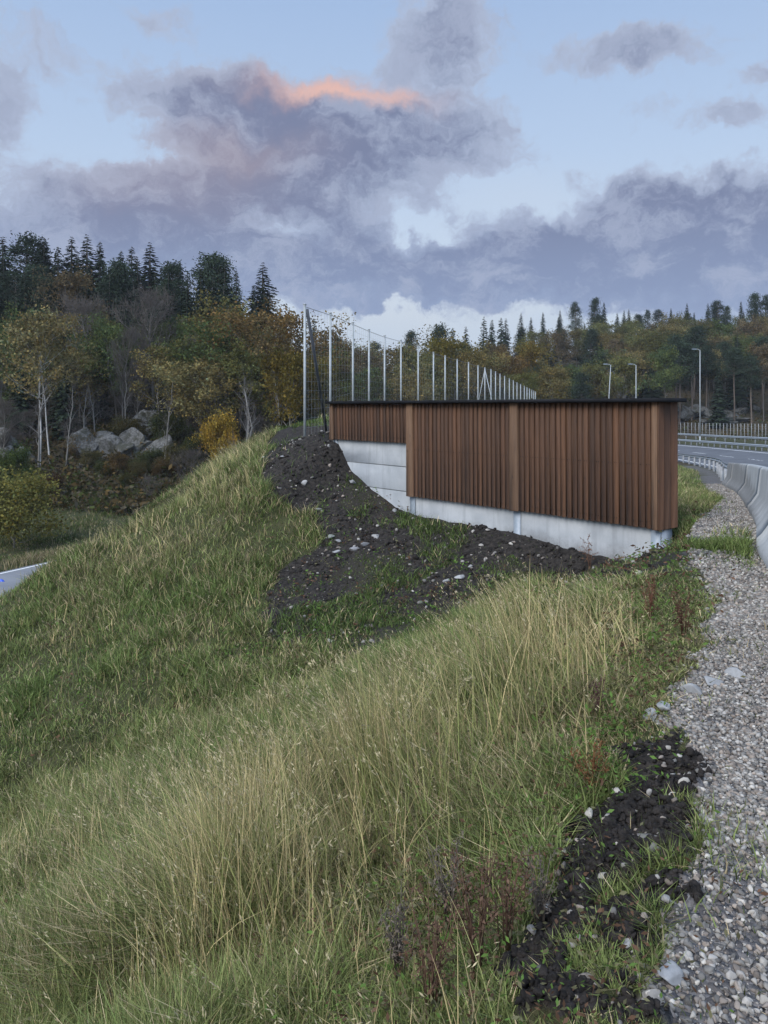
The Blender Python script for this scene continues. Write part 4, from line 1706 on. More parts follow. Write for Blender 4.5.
def plant_px(kind, px, ytop, Y, label, group, tint=(1, 1, 1), wide=1.0, **kw):
    X = (px - 384) / FPX * Y
    z = float(ground_z(X, Y))
    h = EYE + (HORIZON - ytop) / FPX * Y - z + 0.15
    return plant(kind, X, Y, max(h, 0.5), label, group, tint, wide, **kw)


OCHRE = (0.160, 0.132, 0.054)
OLIVE = (0.112, 0.112, 0.040)
RUST = (0.155, 0.100, 0.045)
GREENY = (0.082, 0.105, 0.038)
BROWN = (0.125, 0.096, 0.052)
YELLOW = (0.22, 0.145, 0.020)
PALEY = (0.20, 0.165, 0.072)
ORD = ['first', 'second', 'third', 'fourth', 'fifth', 'sixth', 'seventh', 'eighth', 'ninth', 'tenth', 'eleventh', 'twelfth', 'thirteenth', 'fourteenth', 'fifteenth',
       'sixteenth', 'seventeenth', 'eighteenth', 'nineteenth', 'twentieth']

# skyline of the left ridge
left_sky = [(-14, 240, 's', 0.9), (3, 236, 's', 1.1), (25, 234, 'b', 0.9), (44, 237, 's', 1.1), (58, 246, 's', 0.9), (72, 236, 's', 1.0), (87, 235, 's', 1.05), (100, 241, 's', 0.9),
            (121, 250, 's', 0.9), (132, 246, 's', 1.0), (150, 243, 's', 1.15), (179, 260, 's', 1.1), (208, 255, 'b', 0.85), (222, 256, 'b', 0.7), (263, 263, 's', 1.15)]
for k, (x, y, kd, w) in enumerate(left_sky):
    kind = 'spruce' if kd == 's' else 'bushy_pine'
    plant_px(kind, x, y, 112 + (k * 7) % 9, '%s on the left ridge skyline, %s from the left' % ('dark pointed spruce' if kd == 's' else 'broad dark pine', ORD[k]),
             'conifers on the left ridge', CONIF, w * 1.4, variant=k)

# skyline of the right hill
right_sky = [(314, 318, 's', 150), (325, 330, 's', 150), (338, 337, 'p', 150), (347, 339, 's', 150), (374, 343, 'p', 150), (411, 331, 'b', 165), (426, 341, 's', 165), (442, 325, 'b', 185),
             (453, 327, 's', 190), (466, 326, 's', 190), (484, 317, 's', 195), (492, 319, 's', 200), (501, 317, 's', 195), (506, 318, 's', 200), (521, 313, 's', 200), (531, 317, 's', 200),
             (543, 312, 's', 205), (560, 310, 's', 205), (576, 302, 'b', 205), (594, 298, 'b', 205)]
right_sky2 = [(604, 302, 's', 205), (624, 310, 's', 210), (647, 310, 'b', 210), (671, 308, 's', 205), (687, 303, 's', 205), (708, 303, 's', 205), (715, 300, 's', 205), (728, 306, 'b', 210),
              (741, 301, 's', 205), (753, 293, 'b', 190), (765, 295, 'b', 190), (785, 292, 's', 190)]
for lst, where in ((right_sky, 'skyline seen above the timber wall'), (right_sky2, 'hilltop above the road bend')):
    for k, (x, y, kd, Y) in enumerate(lst):
        kind = {'s': 'spruce', 'b': 'bushy_pine', 'p': 'pine'}[kd]
        plant_px(kind, x, y, Y, '%s on the %s, %s from the left' % ({'s': 'dark narrow spruce', 'b': 'round-topped pine', 'p': 'thin pine'}[kd], where, ORD[k]),
                 'conifers along the far skyline', CONIF, 0.72 if kd == 'b' else 1.0, variant=k)

# named trees and bushes at the edge of the left wood
plant_px('birch', 40, 300, 70, 'white-trunked birch with thin yellow leaves, thicker of the leaning pair at the left', 'birches at the wood edge', PALEY, 0.95, variant=0, lean=-0.05)
plant_px('birch', 50, 306, 70.5, 'slimmer white birch right beside the thick leaning one', 'birches at the wood edge', PALEY, 0.9, variant=1, lean=0.06)
plant_px('bare', 90, 290, 82, 'leafless grey tree with upswept twigs, right of the birches', 'bare trees in the left wood', wide=1.1, variant=0)
plant_px('bare', 154, 286, 84, 'leafless tree with a wide twiggy crown in the middle of the left wood', 'bare trees in the left wood', wide=1.15, variant=2)
plant_px('bare', 122, 318, 76, 'thin leafless tree with a straight pale stem between the two twiggy crowns', 'bare trees in the left wood', wide=0.6, variant=1)
plant_px('broadleaf', 215, 303, 82, 'big olive-yellow tree right of the bare crowns in the left wood', 'broadleaf trees in the left wood', (0.160, 0.140, 0.050), 1.0, variant=1)
plant_px('broadleaf', 274, 307, 78, 'rust-orange topped tree just left of the first fence post', 'broadleaf trees in the left wood', (0.150, 0.102, 0.042), 1.1, variant=3)
plant_px('broadleaf', 188, 338, 76, 'olive tree low in front of the bare crowns', 'broadleaf trees in the left wood', OLIVE, 1.0, variant=0)
plant_px('broadleaf', 250, 345, 74, 'dark olive tree standing behind the pale forked sapling', 'broadleaf trees in the left wood', OLIVE, 1.1, variant=2)
plant_px('broadleaf', 290, 350, 66, 'yellow-green tree directly behind the first fence post', 'broadleaf trees in the left wood', (0.11, 0.088, 0.024), 0.9, variant=5)
plant_px('sapling', 240, 367, 60, 'pale forked dead sapling above the yellow bush', 'pale saplings', variant=0, wide=1.2)
plant_px('sapling', 252, 385, 60, 'short pale sapling right of the forked dead one', 'pale saplings', variant=1)
plant_px('sapling', 66, 370, 69, 'thin pale stem right of the white birches', 'pale saplings', variant=0, wide=0.7)
plant_px('sapling', 28, 545, 43, 'short bare sapling on the verge of the lower road', 'pale saplings', variant=1, wide=0.8)
plant_px('bush', 219, 424, 67, 'bright yellow bush behind the grassy crest', 'bushes below the left wood', (0.30, 0.20, 0.038), 0.72, variant=0)
plant_px('bush', 14, 484, 46, 'large yellow-green willow bush beside the lower road', 'bushes below the left wood', (0.175, 0.165, 0.050), 1.1, variant=1)
plant_px('bush', 108, 466, 66, 'small orange bush at the foot of the cliff', 'bushes below the left wood', (0.15, 0.085, 0.025), 0.9, variant=0)
plant_px('bush', 52, 478, 62, 'dark red-brown bush between the willow and the cliff', 'bushes below the left wood', (0.065, 0.040, 0.022), 1.0, variant=1)
plant_px('bush', 14, 456, 64, 'green bush below the birches at the left edge', 'bushes below the left wood', (0.055, 0.075, 0.022), 0.7, variant=0)
plant_px('bush', 126, 476, 63, 'dull olive bush under the pale rock face', 'bushes below the left wood', (0.055, 0.052, 0.018), 0.9, variant=1)
plant_px('twiggy_bush', 150, 478, 60, 'leafless grey-brown thicket below the cliff, behind the grassy crest', 'bushes below the left wood', wide=1.1)
plant_px('twiggy_bush', 190, 452, 62, 'leafless grey-brown thicket left of the yellow bush', 'bushes below the left wood', wide=1.0)
TH = [(-30, 74, 3.0), (8, 73, 2.6), (30, 76, 3.4), (75, 74, 2.8), (100, 80, 3.6), (122, 79, 3.2), (170, 77, 3.0), (200, 74, 2.8), (232, 72, 2.6), (262, 72, 2.8), (60, 82, 3.6), (145, 84, 3.4), (215, 82, 3.2)]
for k, (x, Y, h) in enumerate(TH):
    plant('twiggy_bush', (x - 384) / FPX * Y, Y, h, 'leafless brown thicket between the trunks of the left wood', 'thickets in the left wood', wide=1.25)
LOWB = [(92, 68, 1.5), (104, 66, 1.2), (120, 66, 1.6), (138, 65, 1.3), (150, 66, 1.8), (166, 65, 1.5), (178, 66, 2.0), (196, 68, 2.2), (84, 71, 2.0), (128, 73, 2.4), (168, 73, 2.6)]
for k, (x, Y, h) in enumerate(LOWB):
    plant('bush', (x - 384) / FPX * Y, Y, h, 'low brown-green bush growing over the rocks of the left slope', 'low bushes among the rocks', [(0.07, 0.062, 0.026), (0.05, 0.058, 0.022), (0.095, 0.066, 0.03)][k % 3], 1.1)
# large autumn trees behind the fence, centre
mid = [(330, 352, 92, 'bush-like olive tree right behind the second fence post', OLIVE, 0), (352, 345, 96, 'brownish tree behind the third fence post', BROWN, 1), (392, 345, 100, 'ochre tree behind the middle of the fence', OCHRE, 3),
       (424, 348, 96, 'dark olive tree in the gap behind the fence', OLIVE, 2), (455, 336, 105, 'tall yellow-green tree rising over the receding fence', (0.125, 0.105, 0.028), 3), (478, 350, 100, 'ochre tree over the far end of the fence', OCHRE, 5),
       (505, 352, 104, 'rusty brown tree beyond the far end of the fence', (0.12, 0.080, 0.034), 1), (532, 340, 108, 'tallest ochre tree above the left part of the timber wall', (0.135, 0.102, 0.032), 0), (556, 362, 104, 'low golden tree above the timber wall', OCHRE, 2),
       (370, 362, 88, 'low green-brown tree behind the fourth fence post', GREENY, 4), (405, 366, 88, 'low ochre tree behind the sixth fence post', OCHRE, 1), (520, 372, 96, 'low olive tree just above the wall cap', OLIVE, 3)]
for (x, y, Y, lab, ti, v) in mid:
    plant_px('broadleaf', x, y, Y, lab, 'autumn trees behind the fence', ti, 1.0, variant=v)

# fill of the left wood
rr = random.Random(21)
rows = [(71, 12, -60, 300, 6.5, 9.5, 'thin'), (78, 22, -80, 300, 8, 11, 'mix'), (88, 24, -80, 284, 8, 11.0, 'mix'), (99, 28, -90, 285, 11, 15, 'con'), (107, 30, -100, 270, 13, 16.5, 'con')]
for (Y0, n, xa, xb, ha, hb, mode) in rows:
    for k in range(n):
        x = xa + (xb - xa) * (k + rr.uniform(0.1, 0.9)) / n
        Y = Y0 + rr.uniform(-4, 4)
        X = (x - 384) / FPX * Y
        q = rr.random()
        if mode == 'con':
            kd = 'spruce' if q < 0.78 else ('bushy_pine' if q < 0.93 else 'broadleaf')
        elif mode == 'thin':
            kd = 'sapling' if q < 0.5 else ('bare' if q < 0.8 else 'broadleaf')
        else:
            kd = 'broadleaf' if q < 0.62 else ('bare' if q < 0.80 else ('spruce' if q < 0.92 else 'sapling'))
        h = rr.uniform(ha, hb)
        if kd == 'broadleaf':
            plant(kd, X, Y, h, 'dull olive or brown tree inside the crowded left wood', 'trees filling the left wood', rr.choice([OLIVE, OLIVE, BROWN, GREENY, OCHRE]), rr.uniform(0.85, 1.2))
        elif kd in ('bare', 'sapling'):
            plant(kd, X, Y, h, 'thin leafless tree inside the crowded left wood', 'leafless trees filling the left wood', wide=rr.uniform(0.7, 1.1))
        else:
            plant(kd, X, Y, h, 'dark conifer inside the left wood, below the ridge skyline', 'conifers filling the left wood', CONIF, rr.uniform(0.9, 1.2))
# fill of the far right hill and the middle
for (Y0, n, xa, xb, ha, hb, mode) in [(120, 14, 335, 480, 8, 11, 'mix'), (144, 22, 540, 860, 12, 16, 'stem'), (153, 24, 430, 860, 12, 16, 'stem'), (164, 34, 420, 860, 10, 13.5, 'mix'),
                                      (171, 30, 420, 860, 9, 12.5, 'mix'), (180, 34, 430, 860, 8.5, 12, 'mix'), (191, 34, 430, 860, 8, 11.5, 'mix'), (199, 30, 440, 860, 9, 13, 'con')]:
    for k in range(n):
        x = xa + (xb - xa) * (k + rr.uniform(0.1, 0.9)) / n
        Y = Y0 + rr.uniform(-6, 6)
        X = (x - 384) / FPX * Y
        if abs(X - float(road_x(Y)) - 6) < 16 and Y < 132:
            continue
        q = rr.random()
        if mode == 'stem':
            kd = 'pine' if q < 0.5 else ('tall' if q < 0.9 else 'spruce')
        elif mode == 'con':
            kd = 'spruce' if q < 0.7 else 'bushy_pine'
        else:
            kd = 'broadleaf' if q < 0.68 else ('spruce' if q < 0.84 else 'bushy_pine')
        h = rr.uniform(ha, hb)
        if kd == 'tall':
            plant('broadleaf', X, Y, h, 'ochre or olive tree on the wooded hill across the road', 'broadleaf trees on the far hill', rr.choice([OCHRE, OLIVE, BROWN, BROWN, GREENY]), rr.uniform(0.75, 0.95), variant=6)
        elif kd == 'broadleaf':
            plant(kd, X, Y, h, 'ochre or olive tree on the wooded hill across the road', 'broadleaf trees on the far hill', rr.choice([OCHRE, OLIVE, OLIVE, BROWN, GREENY, GREENY]), rr.uniform(0.95, 1.3))
        elif kd == 'pine':
            plant(kd, X, Y, h, 'tall pine with a bare straight trunk at the foot of the far hill', 'bare-stemmed pines on the far hill', CONIF, rr.uniform(0.9, 1.2))
        else:
            plant(kd, X, Y, h, 'dark conifer among the trees of the far hill', 'conifers on the far hill', CONIF, rr.uniform(0.95, 1.25))


# ------------------------------------------------------------------ undergrowth of the woods
def build_undergrowth():
    rg = np.random.default_rng(33)
    n = 42000
    u = rg.uniform(-0.72, 0.66, n)
    Y = 56 * (175 / 56) ** (rg.uniform(0, 1, n) ** 1.5)
    X = u * Y
    keep = ~((X > road_x(Y) - 8) & (X < road_x(Y) + LANE + 9.5) & (Y < 150))
    keep &= hill(X, Y) > -6.4
    X, Y = X[keep], Y[keep]
    n = len(X)
    z = ground_z(X, Y)
    per = 5
    cl = rg.uniform(0.25, 1.0, n) * (0.7 + 0.6 * fbm(X / 5, Y / 5, 91, 3))
    base = np.array([(0.060, 0.045, 0.024), (0.040, 0.040, 0.016), (0.085, 0.060, 0.026), (0.045, 0.055, 0.018), (0.075, 0.066, 0.045)])[rg.integers(0, 5, n)]
    cen = np.repeat(np.stack([X, Y, z], -1), per, 0) + rg.normal(0, 1, (n * per, 3)) * np.repeat(cl, per)[:, None] * np.array([0.6, 0.6, 0.35])
    cen[:, 2] += np.repeat(cl, per) * 0.35
    col = np.repeat(base, per, 0) * rg.uniform(0.5, 1.4, (n * per, 1))
    V, F, c = cards(cen, np.repeat(cl, per) * rg.uniform(0.15, 0.4, n * per), rg, col, aspect=0.5)
    tag(obj('undergrowth', mesh('undergrowth', V, F, M['grass'], c)), 'brown and olive undergrowth covering the floor of the woods', 'undergrowth', kind='stuff')


build_undergrowth()


# ------------------------------------------------------------------ grasses
def blades(pos, h, w, lean_dir, lean, bend, c_base, c_tip, rg, levels=4, twist=None):
    """curved tapering blades; pos (n,3)"""
    n = len(pos)
    az = lean_dir
    ld = np.stack([np.cos(az), np.sin(az), np.zeros(n)], -1)
    fa = az + math.pi / 2 + rg.normal(0, 0.7, n)
    wd = np.stack([np.cos(fa), np.sin(fa), np.zeros(n)], -1)
    V, Cc = [], []
    for k in range(levels):
        t = k / (levels - 1)
        out = (lean * t + bend * t ** 2.2) * h
        up = h * t * (1 - 0.30 * np.minimum(1.5, bend + lean) * t)
        c = pos + ld * out[:, None] + np.array([0, 0, 1.0]) * up[:, None]
        ww = w * (1 - t ** 1.6) * 0.5 + w * 0.04
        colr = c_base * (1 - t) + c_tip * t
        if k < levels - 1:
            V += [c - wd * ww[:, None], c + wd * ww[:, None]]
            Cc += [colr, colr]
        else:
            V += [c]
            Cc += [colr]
    m = 2 * (levels - 1) + 1
    VV = np.stack(V, 1).reshape(-1, 3)
    CC = np.stack(Cc, 1).reshape(-1, 3)
    o = (np.arange(n) * m)[:, None]
    q = np.concatenate([o + np.array([[2 * k, 2 * k + 1, 2 * k + 3, 2 * k + 2]]) for k in range(levels - 2)])
    tr = o + np.array([[2 * levels - 4, 2 * levels - 3, 2 * levels - 2]])
    tips = V[-1]
    return VV, q, tr, CC, tips


def join_build(name, items, m, label, cat):
    V, Q, T, Cc, off = [], [], [], [], 0
    for (v, q, tr, c) in items:
        V.append(v)
        if q is not None and len(q):
            Q.append(q + off)
        if tr is not None and len(tr):
            T.append(tr + off)
        Cc.append(c)
        off += len(v)
    F = []
    if Q:
        F.append(np.concatenate(Q))
    if T:
        F.append(np.concatenate(T))
    return tag(obj(name, mesh(name, np.concatenate(V), F, m, np.concatenate(Cc))), label, cat, kind='stuff')


def bank_points(n, y0, y1, rg, um=0.62, pw=1.0):
    """points on the near bank with density falling off with distance"""
    Y = y0 * (y1 / y0) ** (rg.uniform(0, 1, n) ** pw)
    X = rg.uniform(-um, um, n) * Y - 0.05
    return X, Y


def g2(x, y, cx, cy, rx, ry):
    return np.exp(-((x - cx) / rx) ** 2 - ((y - cy) / ry) ** 2)


def zones(X, Y):
    """how much tall dry grass, soil and gravel each ground point carries"""
    Z = ground_z(X, Y)
    px, py = to_px(X, Y, Z)
    soil = soil_mask(X, Y)
    grav = gravel_mask(X, Y)
    t = X - gravel_x(Y)
    tall = 1.1 * g2(px, py, 545, 715, 95, 70) + 0.85 * g2(px, py, 430, 800, 110, 85) + 0.40 * g2(px, py, 300, 870, 140, 130) + 0.32 * g2(px, py, 120, 930, 180, 130) \
        + 0.25 * g2(px, py, 250, 960, 120, 70) + 1.0 * g2(px, py, 232, 470, 60, 42) + 0.6 * g2(px, py, 130, 545, 70, 40) + 0.35 * g2(px, py, 190, 560, 40, 25)
    return Z, px, py, soil, grav, t, np.clip(tall, 0, 1.2)


def build_grass():
    rg = np.random.default_rng(101)
    # --- short and medium green grass everywhere on the banks
    n = 800000
    X, Y = bank_points(n, 1.1, 30.0, rg, pw=0.72)
    Z, px, py, soil, grav, t, tall = zones(X, Y)
    gp = green_patch(X, Y)
    patch = fbm(X / 0.8, Y / 0.8, 201, 3)
    dens = np.where(t < 1.2, 0.9, 0.0)
    dens *= np.where(soil > 0.5, np.where(Y > 8, 0.06 + 0.85 * gp, 0.05), 1.0)
    dens *= np.where(grav > 0.5, 0.010 + 0.10 * np.exp(-np.maximum(t, 0) / 0.18) * sst(fbm(X / 0.5, Y / 0.5, 811, 2), 0.45, 0.6), 1.0)
    dens *= 0.7 + 0.4 * sst(patch, 0.3, 0.6)
    tuft = np.exp(-((Y - 9.0) / 1.0) ** 2) * (X < road_x(Y) - 0.1) * (t > -0.2)
    dens = np.maximum(dens, tuft * 0.9)
    verge = (Y > 10) & (t > -3.5) & (t < 0.0)
    dens = np.where(verge, 0.9, dens)
    n2 = 60000
    Yv = rg.uniform(11, 75, n2)
    Xv = gravel_x(Yv) - rg.uniform(0, 6, n2)
    X, Y = np.concatenate([X, Xv]), np.concatenate([Y, Yv])
    ex = zones(Xv, Yv)
    Z, px, py, soil, grav, t, tall = [np.concatenate([a_, b_]) for a_, b_ in zip((Z, px, py, soil, grav, t, tall), ex)]
    patch = np.concatenate([patch, fbm(Xv / 0.8, Yv / 0.8, 201, 3)])
    tuft = np.concatenate([tuft, np.zeros(n2)])
    verge = np.concatenate([verge, np.ones(n2, bool)])
    dens = np.concatenate([dens, np.where(soil[n:] > 0.5, 0.1, 0.9)])
    n = n + n2
    s_ = (X - WR[0]) * WE[0] + (Y - WR[1]) * WE[1]
    d_ = (X - WR[0]) * WN[0] + (Y - WR[1]) * WN[1]
    inwall = (s_ > -0.15) & (s_ < 9.1) & (d_ > -0.05) & (d_ < 0.5)
    dens[inwall] = 0
    dens = np.where((s_ > -1.0) & (s_ < 3.0) & (d_ > -0.55) & (d_ <= 0), dens * 0.15, dens)
    keep = rg.uniform(0, 1, n) < dens
    X, Y, Z, px, py, soil, tall, patch, t, tuft, verge = [a[keep] for a in (X, Y, Z, px, py, soil, tall, patch, t, tuft, verge)]
    n = len(X)
    hgt = (0.10 + 0.20 * sst(patch, 0.3, 0.7)) * rg.uniform(0.5, 1.5, n)
    hgt *= np.where(soil > 0.5, 0.55, 1.0) * (1 + 0.5 * tall) * np.where(tuft > 0.3, 0.62, 1.0)
    hgt *= np.where(tuft > 0.3, 0.9, 0.55 + 0.45 * sst(-t, 0.0, 1.2))
    hgt = np.where(verge, hgt * 1.1, hgt)
    wid = np.clip(0.0028 + 0.0008 * Y, 0.003, 0.016) * rg.uniform(0.5, 1.5, n)
    foot = g2(px, py, 665, 600, 60, 45)
    hgt *= 1 - 0.55 * foot
    lip_x = np.interp(py, [560, 640, 700, 780, 850, 1000, 1200], [640, 640, 608, 525, 455, 330, 200])
    lip = sst(px - lip_x, -10, 40) * (Y < 7)
    hgt *= 1 - 0.42 * lip
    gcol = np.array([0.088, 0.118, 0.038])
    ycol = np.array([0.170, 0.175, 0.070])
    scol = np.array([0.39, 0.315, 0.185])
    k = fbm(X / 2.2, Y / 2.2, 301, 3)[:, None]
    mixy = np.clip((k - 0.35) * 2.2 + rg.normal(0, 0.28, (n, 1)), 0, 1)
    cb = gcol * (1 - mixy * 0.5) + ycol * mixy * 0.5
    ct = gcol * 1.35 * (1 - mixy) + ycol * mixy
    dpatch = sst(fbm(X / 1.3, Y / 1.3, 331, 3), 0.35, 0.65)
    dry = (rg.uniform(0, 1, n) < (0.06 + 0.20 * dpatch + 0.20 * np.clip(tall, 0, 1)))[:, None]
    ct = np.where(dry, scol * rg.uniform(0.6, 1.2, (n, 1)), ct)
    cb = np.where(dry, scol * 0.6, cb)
    onsoil = ((soil > 0.5) & (rg.uniform(0, 1, n) < 0.8))[:, None]
    ct = np.where(onsoil, gcol * np.array([0.80, 0.95, 0.9]), ct)
    cb = np.where(onsoil, gcol * 0.7, cb)
    intuft = ((tuft > 0.3) & (t > -0.3) & (rg.uniform(0, 1, n) < 0.8))[:, None]
    ct = np.where(intuft, gcol * 1.15, ct)
    cb = np.where(intuft, gcol * 0.8, cb)
    br = rg.uniform(0.30, 1.75, (n, 1)) * (0.7 + 0.6 * fbm(X / 0.5, Y / 0.5, 341, 2))[:, None] * 1.1
    pos = np.stack([X, Y, Z - 0.02], -1)
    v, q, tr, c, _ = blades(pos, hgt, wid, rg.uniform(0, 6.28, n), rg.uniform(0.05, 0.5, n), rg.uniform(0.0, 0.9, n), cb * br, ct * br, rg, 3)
    join_build('grass', [(v, q, tr, c)], M['grass'], 'green and olive grass covering the banks', 'grass')

    # --- rough meadow grass in the valley by the lower road
    n = 110000
    Y = rg.uniform(24, 64, n)
    X = rg.uniform(-0.62, -0.15, n) * Y
    rel = np.stack([X - LR_P[0], Y - LR_P[1]], -1)
    off = rel @ LR_N / (LR_N @ LR_N)
    along = rel @ LR_D
    off = off + 0.6 * (0.0011 * np.maximum(along, 0) ** 2 - 0.0006 * np.minimum(along, 0) ** 2)
    keep = ((off < -0.05) | (off > 6.85)) & (rg.uniform(0, 1, n) < 0.35 + 0.8 * sst(fbm(X / 2.5, Y / 2.5, 601, 3), 0.35, 0.6))
    X, Y, off = X[keep], Y[keep], off[keep]
    n = len(X)
    hm = (0.12 + 0.30 * sst(fbm(X / 3, Y / 3, 611, 3), 0.4, 0.7) + 0.35 * np.exp(-((np.abs(off + 1.2)) / 1.2) ** 2)) * rg.uniform(0.5, 1.3, n)
    fm = (rg.uniform(0, 1, n) < 0.25 + 0.5 * np.exp(-((off + 1.5) / 1.6) ** 2))[:, None]
    cm = np.where(fm, scol * 0.75, gcol * 0.95) * rg.uniform(0.5, 1.4, (n, 1))
    v, q, tr, c, _ = blades(np.stack([X, Y, ground_z(X, Y) - 0.02], -1), hm, rg.uniform(0.02, 0.05, n), rg.uniform(0, 6.28, n), rg.uniform(0.05, 0.4, n), rg.uniform(0, 0.7, n), cm * 0.8, cm, rg, 3)
    join_build('meadow_grass', [(v, q, tr, c)], M['grass'], 'rough grass of the meadow and verges along the lower road', 'grass')

    # --- tall dry grass with seed heads
    n = 330000
    X, Y = bank_points(n, 1.6, 26.0, rg)
    Z, px, py, soil, grav, t, tall = zones(X, Y)
    clump = sst(fbm(X / 0.35, Y / 0.35, 401, 2), 0.35, 0.65)
    big = sst(fbm(X / 0.95, Y / 0.95, 421, 3), 0.36, 0.60)
    dens = 0.07 + 0.10 * clump + 0.15 * sst(Y, 7, 12) * clump * (0.4 + big) + 0.50 * tall * (0.06 + 1.2 * clump) * (0.15 + 1.1 * big)
    edge_x = np.interp(py, [560, 640, 700, 780, 850, 1000, 1200], [640, 640, 608, 525, 455, 330, 200]) + (fbm(X / 0.4, Y / 0.4, 411, 2) - 0.5) * 80
    dens *= np.where((px > edge_x) & (Y < 9), 0.12, 1.0)
    dens *= (t < -0.35) * (soil < 0.5) * (grav < 0.5)
    keep = rg.uniform(0, 1, n) < dens * 0.55
    X, Y, Z, px, py, tall, clump, t, big = [a[keep] for a in (X, Y, Z, px, py, tall, clump, t, big)]
    n = len(X)
    hgt = (0.34 + 0.52 * np.clip(tall, 0, 1)) * rg.uniform(0.40, 1.25, n) * (0.72 + 0.36 * big)
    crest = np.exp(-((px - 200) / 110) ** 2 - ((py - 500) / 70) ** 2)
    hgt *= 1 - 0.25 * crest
    wid = np.clip(0.0022 + 0.0006 * Y, 0.0028, 0.012) * rg.uniform(0.7, 1.3, n)
    straw = np.array([0.55, 0.43, 0.225])
    olive = np.array([0.215, 0.215, 0.085])
    green = np.array([0.110, 0.150, 0.040])
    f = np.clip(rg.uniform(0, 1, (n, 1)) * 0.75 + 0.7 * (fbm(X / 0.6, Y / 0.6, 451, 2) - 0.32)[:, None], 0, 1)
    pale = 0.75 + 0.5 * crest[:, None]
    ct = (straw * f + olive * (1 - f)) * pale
    cb = np.where(f > 0.55, straw * 0.6, green)
    br = rg.uniform(0.5, 1.55, (n, 1)) * (0.75 + 0.5 * fbm(X / 0.45, Y / 0.45, 441, 2))[:, None] * 1.12
    hgt *= 1 - 0.5 * g2(px, py, 665, 600, 60, 45)
    pos = np.stack([X, Y, Z - 0.02], -1)
    az = np.where(rg.uniform(0, 1, n) < 0.6, rg.normal(math.radians(150), 0.7, n), rg.uniform(0, 6.28, n))
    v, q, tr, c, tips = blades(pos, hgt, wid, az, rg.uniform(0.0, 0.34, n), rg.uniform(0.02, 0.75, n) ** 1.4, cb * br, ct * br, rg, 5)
    items = [(v, q, tr, c)]
    # seed heads on part of the stalks
    sel = rg.uniform(0, 1, n) < 0.17
    tp = tips[sel]
    ns = len(tp)
    per = 7
    hs = hgt[sel]
    dist = Y[sel]
    tt = rg.uniform(0, 1, (ns, per))
    ln = (0.06 + 0.10 * rg.uniform(0, 1, ns)) * (0.5 + hs)
    back = np.stack([np.cos(az[sel]), np.sin(az[sel]), np.full(ns, 0.9)], -1)
    back /= np.linalg.norm(back, axis=1)[:, None]
    cen = tp[:, None, :] - back[:, None, :] * (tt * ln[:, None])[..., None] + rg.normal(0, 0.008, (ns, per, 3)) * (0.4 + tt)[..., None]
    sz = np.repeat(np.clip(0.006 + 0.0009 * dist, 0.006, 0.016), per) * rg.uniform(0.7, 1.4, ns * per)
    col = np.repeat((np.array([0.46, 0.39, 0.24]) * rg.uniform(0.6, 1.15, (ns, 1))), per, 0)
    V, F, c = cards(cen.reshape(-1, 3), sz * 1.1, rg, col, aspect=0.22, along=np.repeat(back, per, 0))
    items.append((V, F, None, c))
    join_build('tall_grass', items, M['grass'], 'tall straw-coloured grass with seed heads on the slope', 'tall grass')

    # --- broad weeds and fresh green herbs along the lip of the bank
    n = 90000
    X, Y = bank_points(n, 1.3, 18.0, rg)
    Z, px, py, soil, grav, t, tall = zones(X, Y)
    w = 1.0 * g2(px, py, 620, 770, 75, 38) + 0.55 * g2(px, py, 540, 880, 80, 70) + 0.5 * g2(px, py, 430, 960, 120, 70) + 0.5 * g2(px, py, 250, 680, 60, 40) \
        + 0.6 * g2(px, py, 640, 660, 50, 60) + 0.35 * g2(px, py, 510, 600, 120, 30) + 0.4 * g2(px, py, 640, 1000, 60, 30) + 0.10 + 0.45 * g2(px, py, 720, 560, 40, 20) \
        + 0.5 * g2(px, py, 270, 470, 25, 40) + 0.30 * (soil > 0.5) * (Y > 8)
    w *= np.where(grav > 0.5, 0.05, 1.0) * np.where((soil > 0.5) & (Y < 8), 0.10, 1.0)
    sw = (X - WR[0]) * WE[0] + (Y - WR[1]) * WE[1]
    dw = (X - WR[0]) * WN[0] + (Y - WR[1]) * WN[1]
    w = np.where((sw > -1.0) & (sw < 6.0) & (dw > -1.1) & (dw < 0.6), w * 0.06, w)
    keep = (rg.uniform(0, 1, n) < w * 0.34 * np.where(t > 0.2, 0.5, 1.0)) & (t < 1.0)
    X, Y, Z, px, py = [a[keep] for a in (X, Y, Z, px, py)]
    n = len(X)
    per = 7
    hh = rg.uniform(0.04, 0.20, n)
    cen = np.repeat(np.stack([X, Y, Z], -1), per, 0) + rg.normal(0, 1, (n * per, 3)) * np.array([0.05, 0.05, 0.03])
    cen[:, 2] += np.repeat(hh, per) * rg.uniform(0.2, 1.0, n * per)
    fresh = g2(px, py, 610, 770, 80, 45) + g2(px, py, 250, 680, 60, 40)
    base = np.where(rg.uniform(0, 1, (n, 1)) < 0.34 + 0.6 * fresh[:, None], np.array([0.095, 0.160, 0.040]), np.array([0.115, 0.110, 0.060]))
    base = np.where((rg.uniform(0, 1, n) < 0.30 * (1 - np.clip(fresh, 0, 1)))[:, None], np.array([0.11, 0.065, 0.042]), base)
    col = np.repeat(base, per, 0) * rg.uniform(0.55, 1.35, (n * per, 1))
    sz = np.repeat(np.clip(0.0055 + 0.0022 * Y, 0.008, 0.030), per) * rg.uniform(0.5, 1.4, n * per)
    V, F, c = cards(cen, sz, rg, col, flat=0.4, aspect=0.42)
    join_build('weeds', [(V, F, None, c)], M['grass'], 'low green and reddish weeds between the grass and the bare soil', 'weeds')


build_grass()


